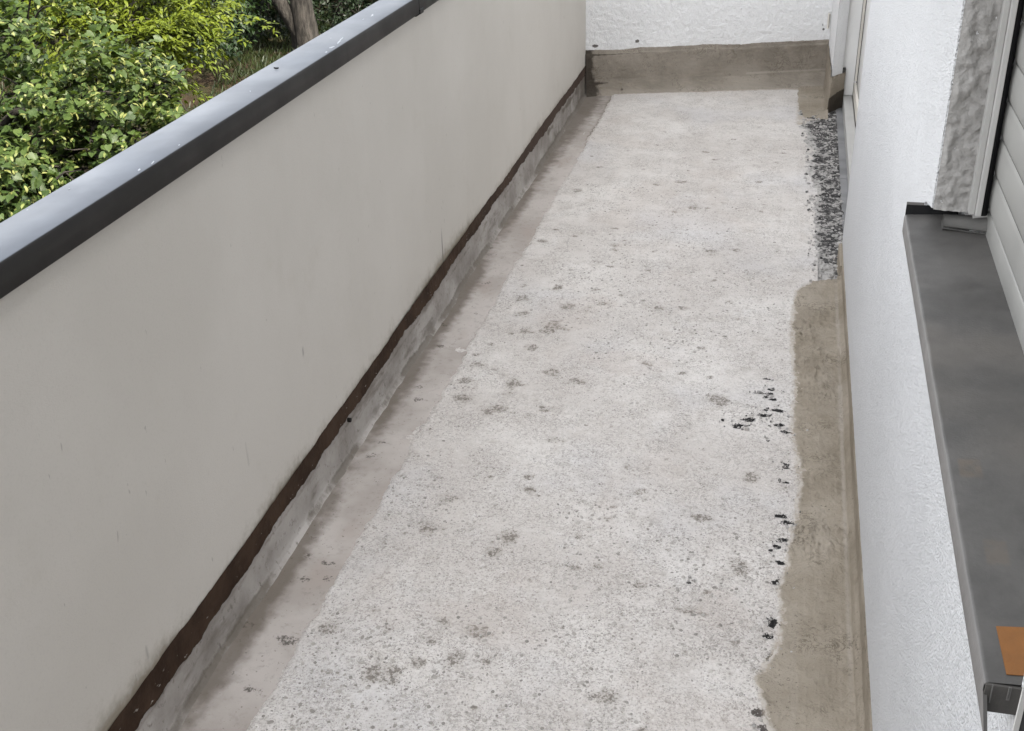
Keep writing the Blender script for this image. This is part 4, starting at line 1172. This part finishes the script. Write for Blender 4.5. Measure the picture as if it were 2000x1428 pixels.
# bracts hang in clusters on the lit outer side
cx_ = np.bincount(LI, LP[:, 0], 470) / np.maximum(np.bincount(LI, minlength=470), 1)
bear = rng.rand(470) < .30 + .5 * sstep(-5.6, -4.9, cx_)       # twigs in flower, most of them on the open side
sel = bear[LI] & (rng.rand(len(LI)) < .7)
BP = LP[sel] + LD[sel] * .02 + np.array([0, 0, -.01])
BD = LD[sel]
bf = leaf_frames(BP, BD, .5, 1.6, .5)
BR = np.array([[.05, 0, 0], [.20, .3, .06], [.19, .75, .04], [0, 1, -.2], [-.17, .75, .02], [-.19, .3, .06], [-.05, 0, 0]], float)
BRF = np.array([[0, 1, 5], [0, 5, 6], [1, 2, 4], [1, 4, 5], [2, 3, 4]])
o = put('bracts', leaves_mesh('bracts', BP, bf, .047 * (.7 + .5 * rng.rand(len(BP))), BR, BRF, rng.rand(len(BP))), MAT['bract'], lt)
o['kind'] = 'stuff'

map_extra = [(-8.3, 11.2, .0, .9), (-7.6, 12.2, .5, .9), (-8.6, 12.2, .9, 1.0), (-7.0, 12.6, .6, .8), (-9.2, 11.6, .4, .9), (-8.0, 13.2, 1.2, 1.0), (-8.2, 10.4, -.8, .7)]
tree('yellow_green_tree', 'bright yellow green tree with drooping feathery sprays behind the linden', 'tree', (-8.2, 11.9, float(gz(-8.2, 11.9)) - .1), -1.2, .14, MAPLE + map_extra, 34000, .085, LANCE, LANCE_F, MAT['maple'], .25, .62, .8, .7, 300, jit=.3, spray=(460, 70, .52, .075, .03, .5))

S1= [(-9.7,18.4,-2.2,.9),(-10.1,19.8,-2.0,1.0),(-10.2,20.6,-1.5,1.2),(-9.9,18.9,-2.6,.55),(-10.9,19.6,-2.4,.8)]
S2= [(-9.7,21.2,-2.4,.85),(-9.3,20.9,-2.75,.35),(-9.9,20.9,-2.6,.6),(-10.0,21.8,-1.6,.9)]
S3= [(-8.84,21.82,-3.03,0.80),(-8.37,22.03,-2.87,0.80),(-9.39,22.73,-2.82,0.80),(-7.89,22.26,-2.61,0.90),(-8.80,23.03,-2.46,1.00)]
def shrub(name, label, bl, extra, cnt, size, mat):  # low bushes: many stems, small oval leaves
    c_ = np.array(bl)[:, :2].mean(0)
    b_ = (c_[0] - .5, c_[1] + .5, float(gz(c_[0] - .5, c_[1] + .5)) - .1)
    return tree(name, label, 'shrub', b_, b_[2] + 1.0, .06, bl + extra, cnt, size, OVAL, OVAL_F, mat, .35, .9, .7, .8)
shrub('shrub', 'dark green bushy shrub right behind the yellow green tree', S1, [(-10.8, 20.8, -1.0, 1.2), (-11.6, 20.2, -1.4, 1.2), (-10.4, 21.4, -.4, 1.2)], 17000, .085, MAT['shrub'])
shrub('shrub', 'deep green shrub in shade just left of the forked trunk', S2, [(-10.2, 22.2, -.8, 1.1), (-9.6, 22.4, -1.2, 1.0)], 13000, .085, MAT['wood'])
shrub('shrub', 'dark shrub at the right of the forked trunk above the coping', S3, [(-8.2, 23.2, -2.0, 1.1), (-7.2, 22.8, -2.2, 1.0), (-7.6, 23.6, -1.4, 1.2), (-9.2, 23.8, -1.6, 1.0)], 13000, .085, MAT['wood'])

# forked tree trunk further back, its crown above the frame
ft = root('forked_tree', (-8.80, 20.25, float(gz(-8.8, 20.25))), 'bare forked grey brown tree trunk at the edge of the grass', 'tree')
bz = float(gz(-8.8, 20.25)) - .15
t1 = tube_path([(-8.78, 20.3, bz), (-8.79, 20.3, -3.0), (-8.80, 20.28, -2.7), (-8.80, 20.25, -2.3), (-8.78, 20.2, -1.5), (-8.65, 20.3, .4), (-8.4, 20.8, 2.4)], [.30, .245, .225, .20, .185, .16, .10], 14)
t2 = tube_path([(-8.86, 20.3, bz), (-8.88, 20.3, -3.0), (-8.92, 20.25, -2.8), (-9.04, 20.12, -2.45), (-9.20, 20.05, -2.1), (-9.42, 20.0, -1.3), (-9.8, 20.1, .4), (-10.2, 20.3, 2.2)], [.22, .18, .15, .135, .125, .11, .09, .06], 12)
put('trunk', mesh_np('trunk', *join_tubes([t1, t2]), True), MAT['bark'], ft)
fb = [(-8.4, 20.9, 3.2, 1.5), (-10.3, 20.3, 3.0, 1.4), (-9.3, 21.5, 4.2, 1.7), (-9.0, 19.4, 3.6, 1.4), (-7.4, 21.0, 3.9, 1.3), (-10.8, 21.6, 4.4, 1.4), (-9.4, 20.4, 5.6, 1.5)]
P, d, _ = blob_points(fb, 12000, .3)
o = put('crown', leaves_mesh('crown', P, leaf_frames(P, d, .8, .7, .4), .11 * (.7 + .5 * rng.rand(len(P))), OVAL, OVAL_F, rng.rand(len(P))), MAT['shrub'], ft)
o['kind'] = 'stuff'

# woodland closing the view
wb = []
for q in range(90):
    a_ = rng.uniform(RAD(-80), RAD(35)); dd = rng.uniform(26, 36)
    x_, y_ = math.sin(a_) * dd - 1, math.cos(a_) * dd
    wb.append((x_, y_, float(gz(x_, y_)) + rng.uniform(.6, 6.5), rng.uniform(1.4, 2.4)))
for q in range(40):
    a_ = rng.uniform(RAD(-40), RAD(-10)); dd = rng.uniform(25.5, 28)
    x_, y_ = math.sin(a_) * dd - 1, math.cos(a_) * dd
    wb.append((x_, y_, float(gz(x_, y_)) + rng.uniform(.3, 3.0), rng.uniform(1.0, 1.7)))
P, d, _ = blob_points(wb, 90000, .4)
wl = put('woodland', leaves_mesh('woodland', P, leaf_frames(P, d, .8, .7, .4), .17 * (.7 + .6 * rng.rand(len(P))), OVAL, OVAL_F, rng.rand(len(P))), MAT['wood'])
tag(wl, 'dark shaded woodland closing the view behind the garden', None, None, 'stuff')

# low undergrowth and grass on the slope
n = 60000
x_ = rng.uniform(-16, -4, n); y_ = rng.uniform(8, 26, n)
k = fbm(x_, y_, .5, 340, 3) > -.05
x_, y_ = x_[k], y_[k]; n = len(x_)
P = np.stack([x_, y_, gz(x_, y_) - .01], 1)
a_ = rng.rand(n) * 6.28
t_ = unit(np.stack([.5 * np.cos(a_), .5 * np.sin(a_), np.ones(n)], 1) + .2 * rng.normal(size=(n, 3)))
s_ = unit(np.cross(t_, np.stack([np.cos(a_ + 1.2), np.sin(a_ + 1.2), np.zeros(n)], 1)))
BL = np.array([[-.06, 0, 0], [.06, 0, 0], [.045, .55, .05], [0, 1, .22], [-.045, .55, .05]], float)
BLF = np.array([[0, 1, 2], [0, 2, 4], [4, 2, 3]])
o = put('grass', leaves_mesh('grass', P, (s_, t_, np.cross(s_, t_)), .10 + .10 * rng.rand(n), BL, BLF, rng.rand(n)), MAT['grass'])
tag(o, 'thin dark grass on the garden slope', None, None, 'stuff')
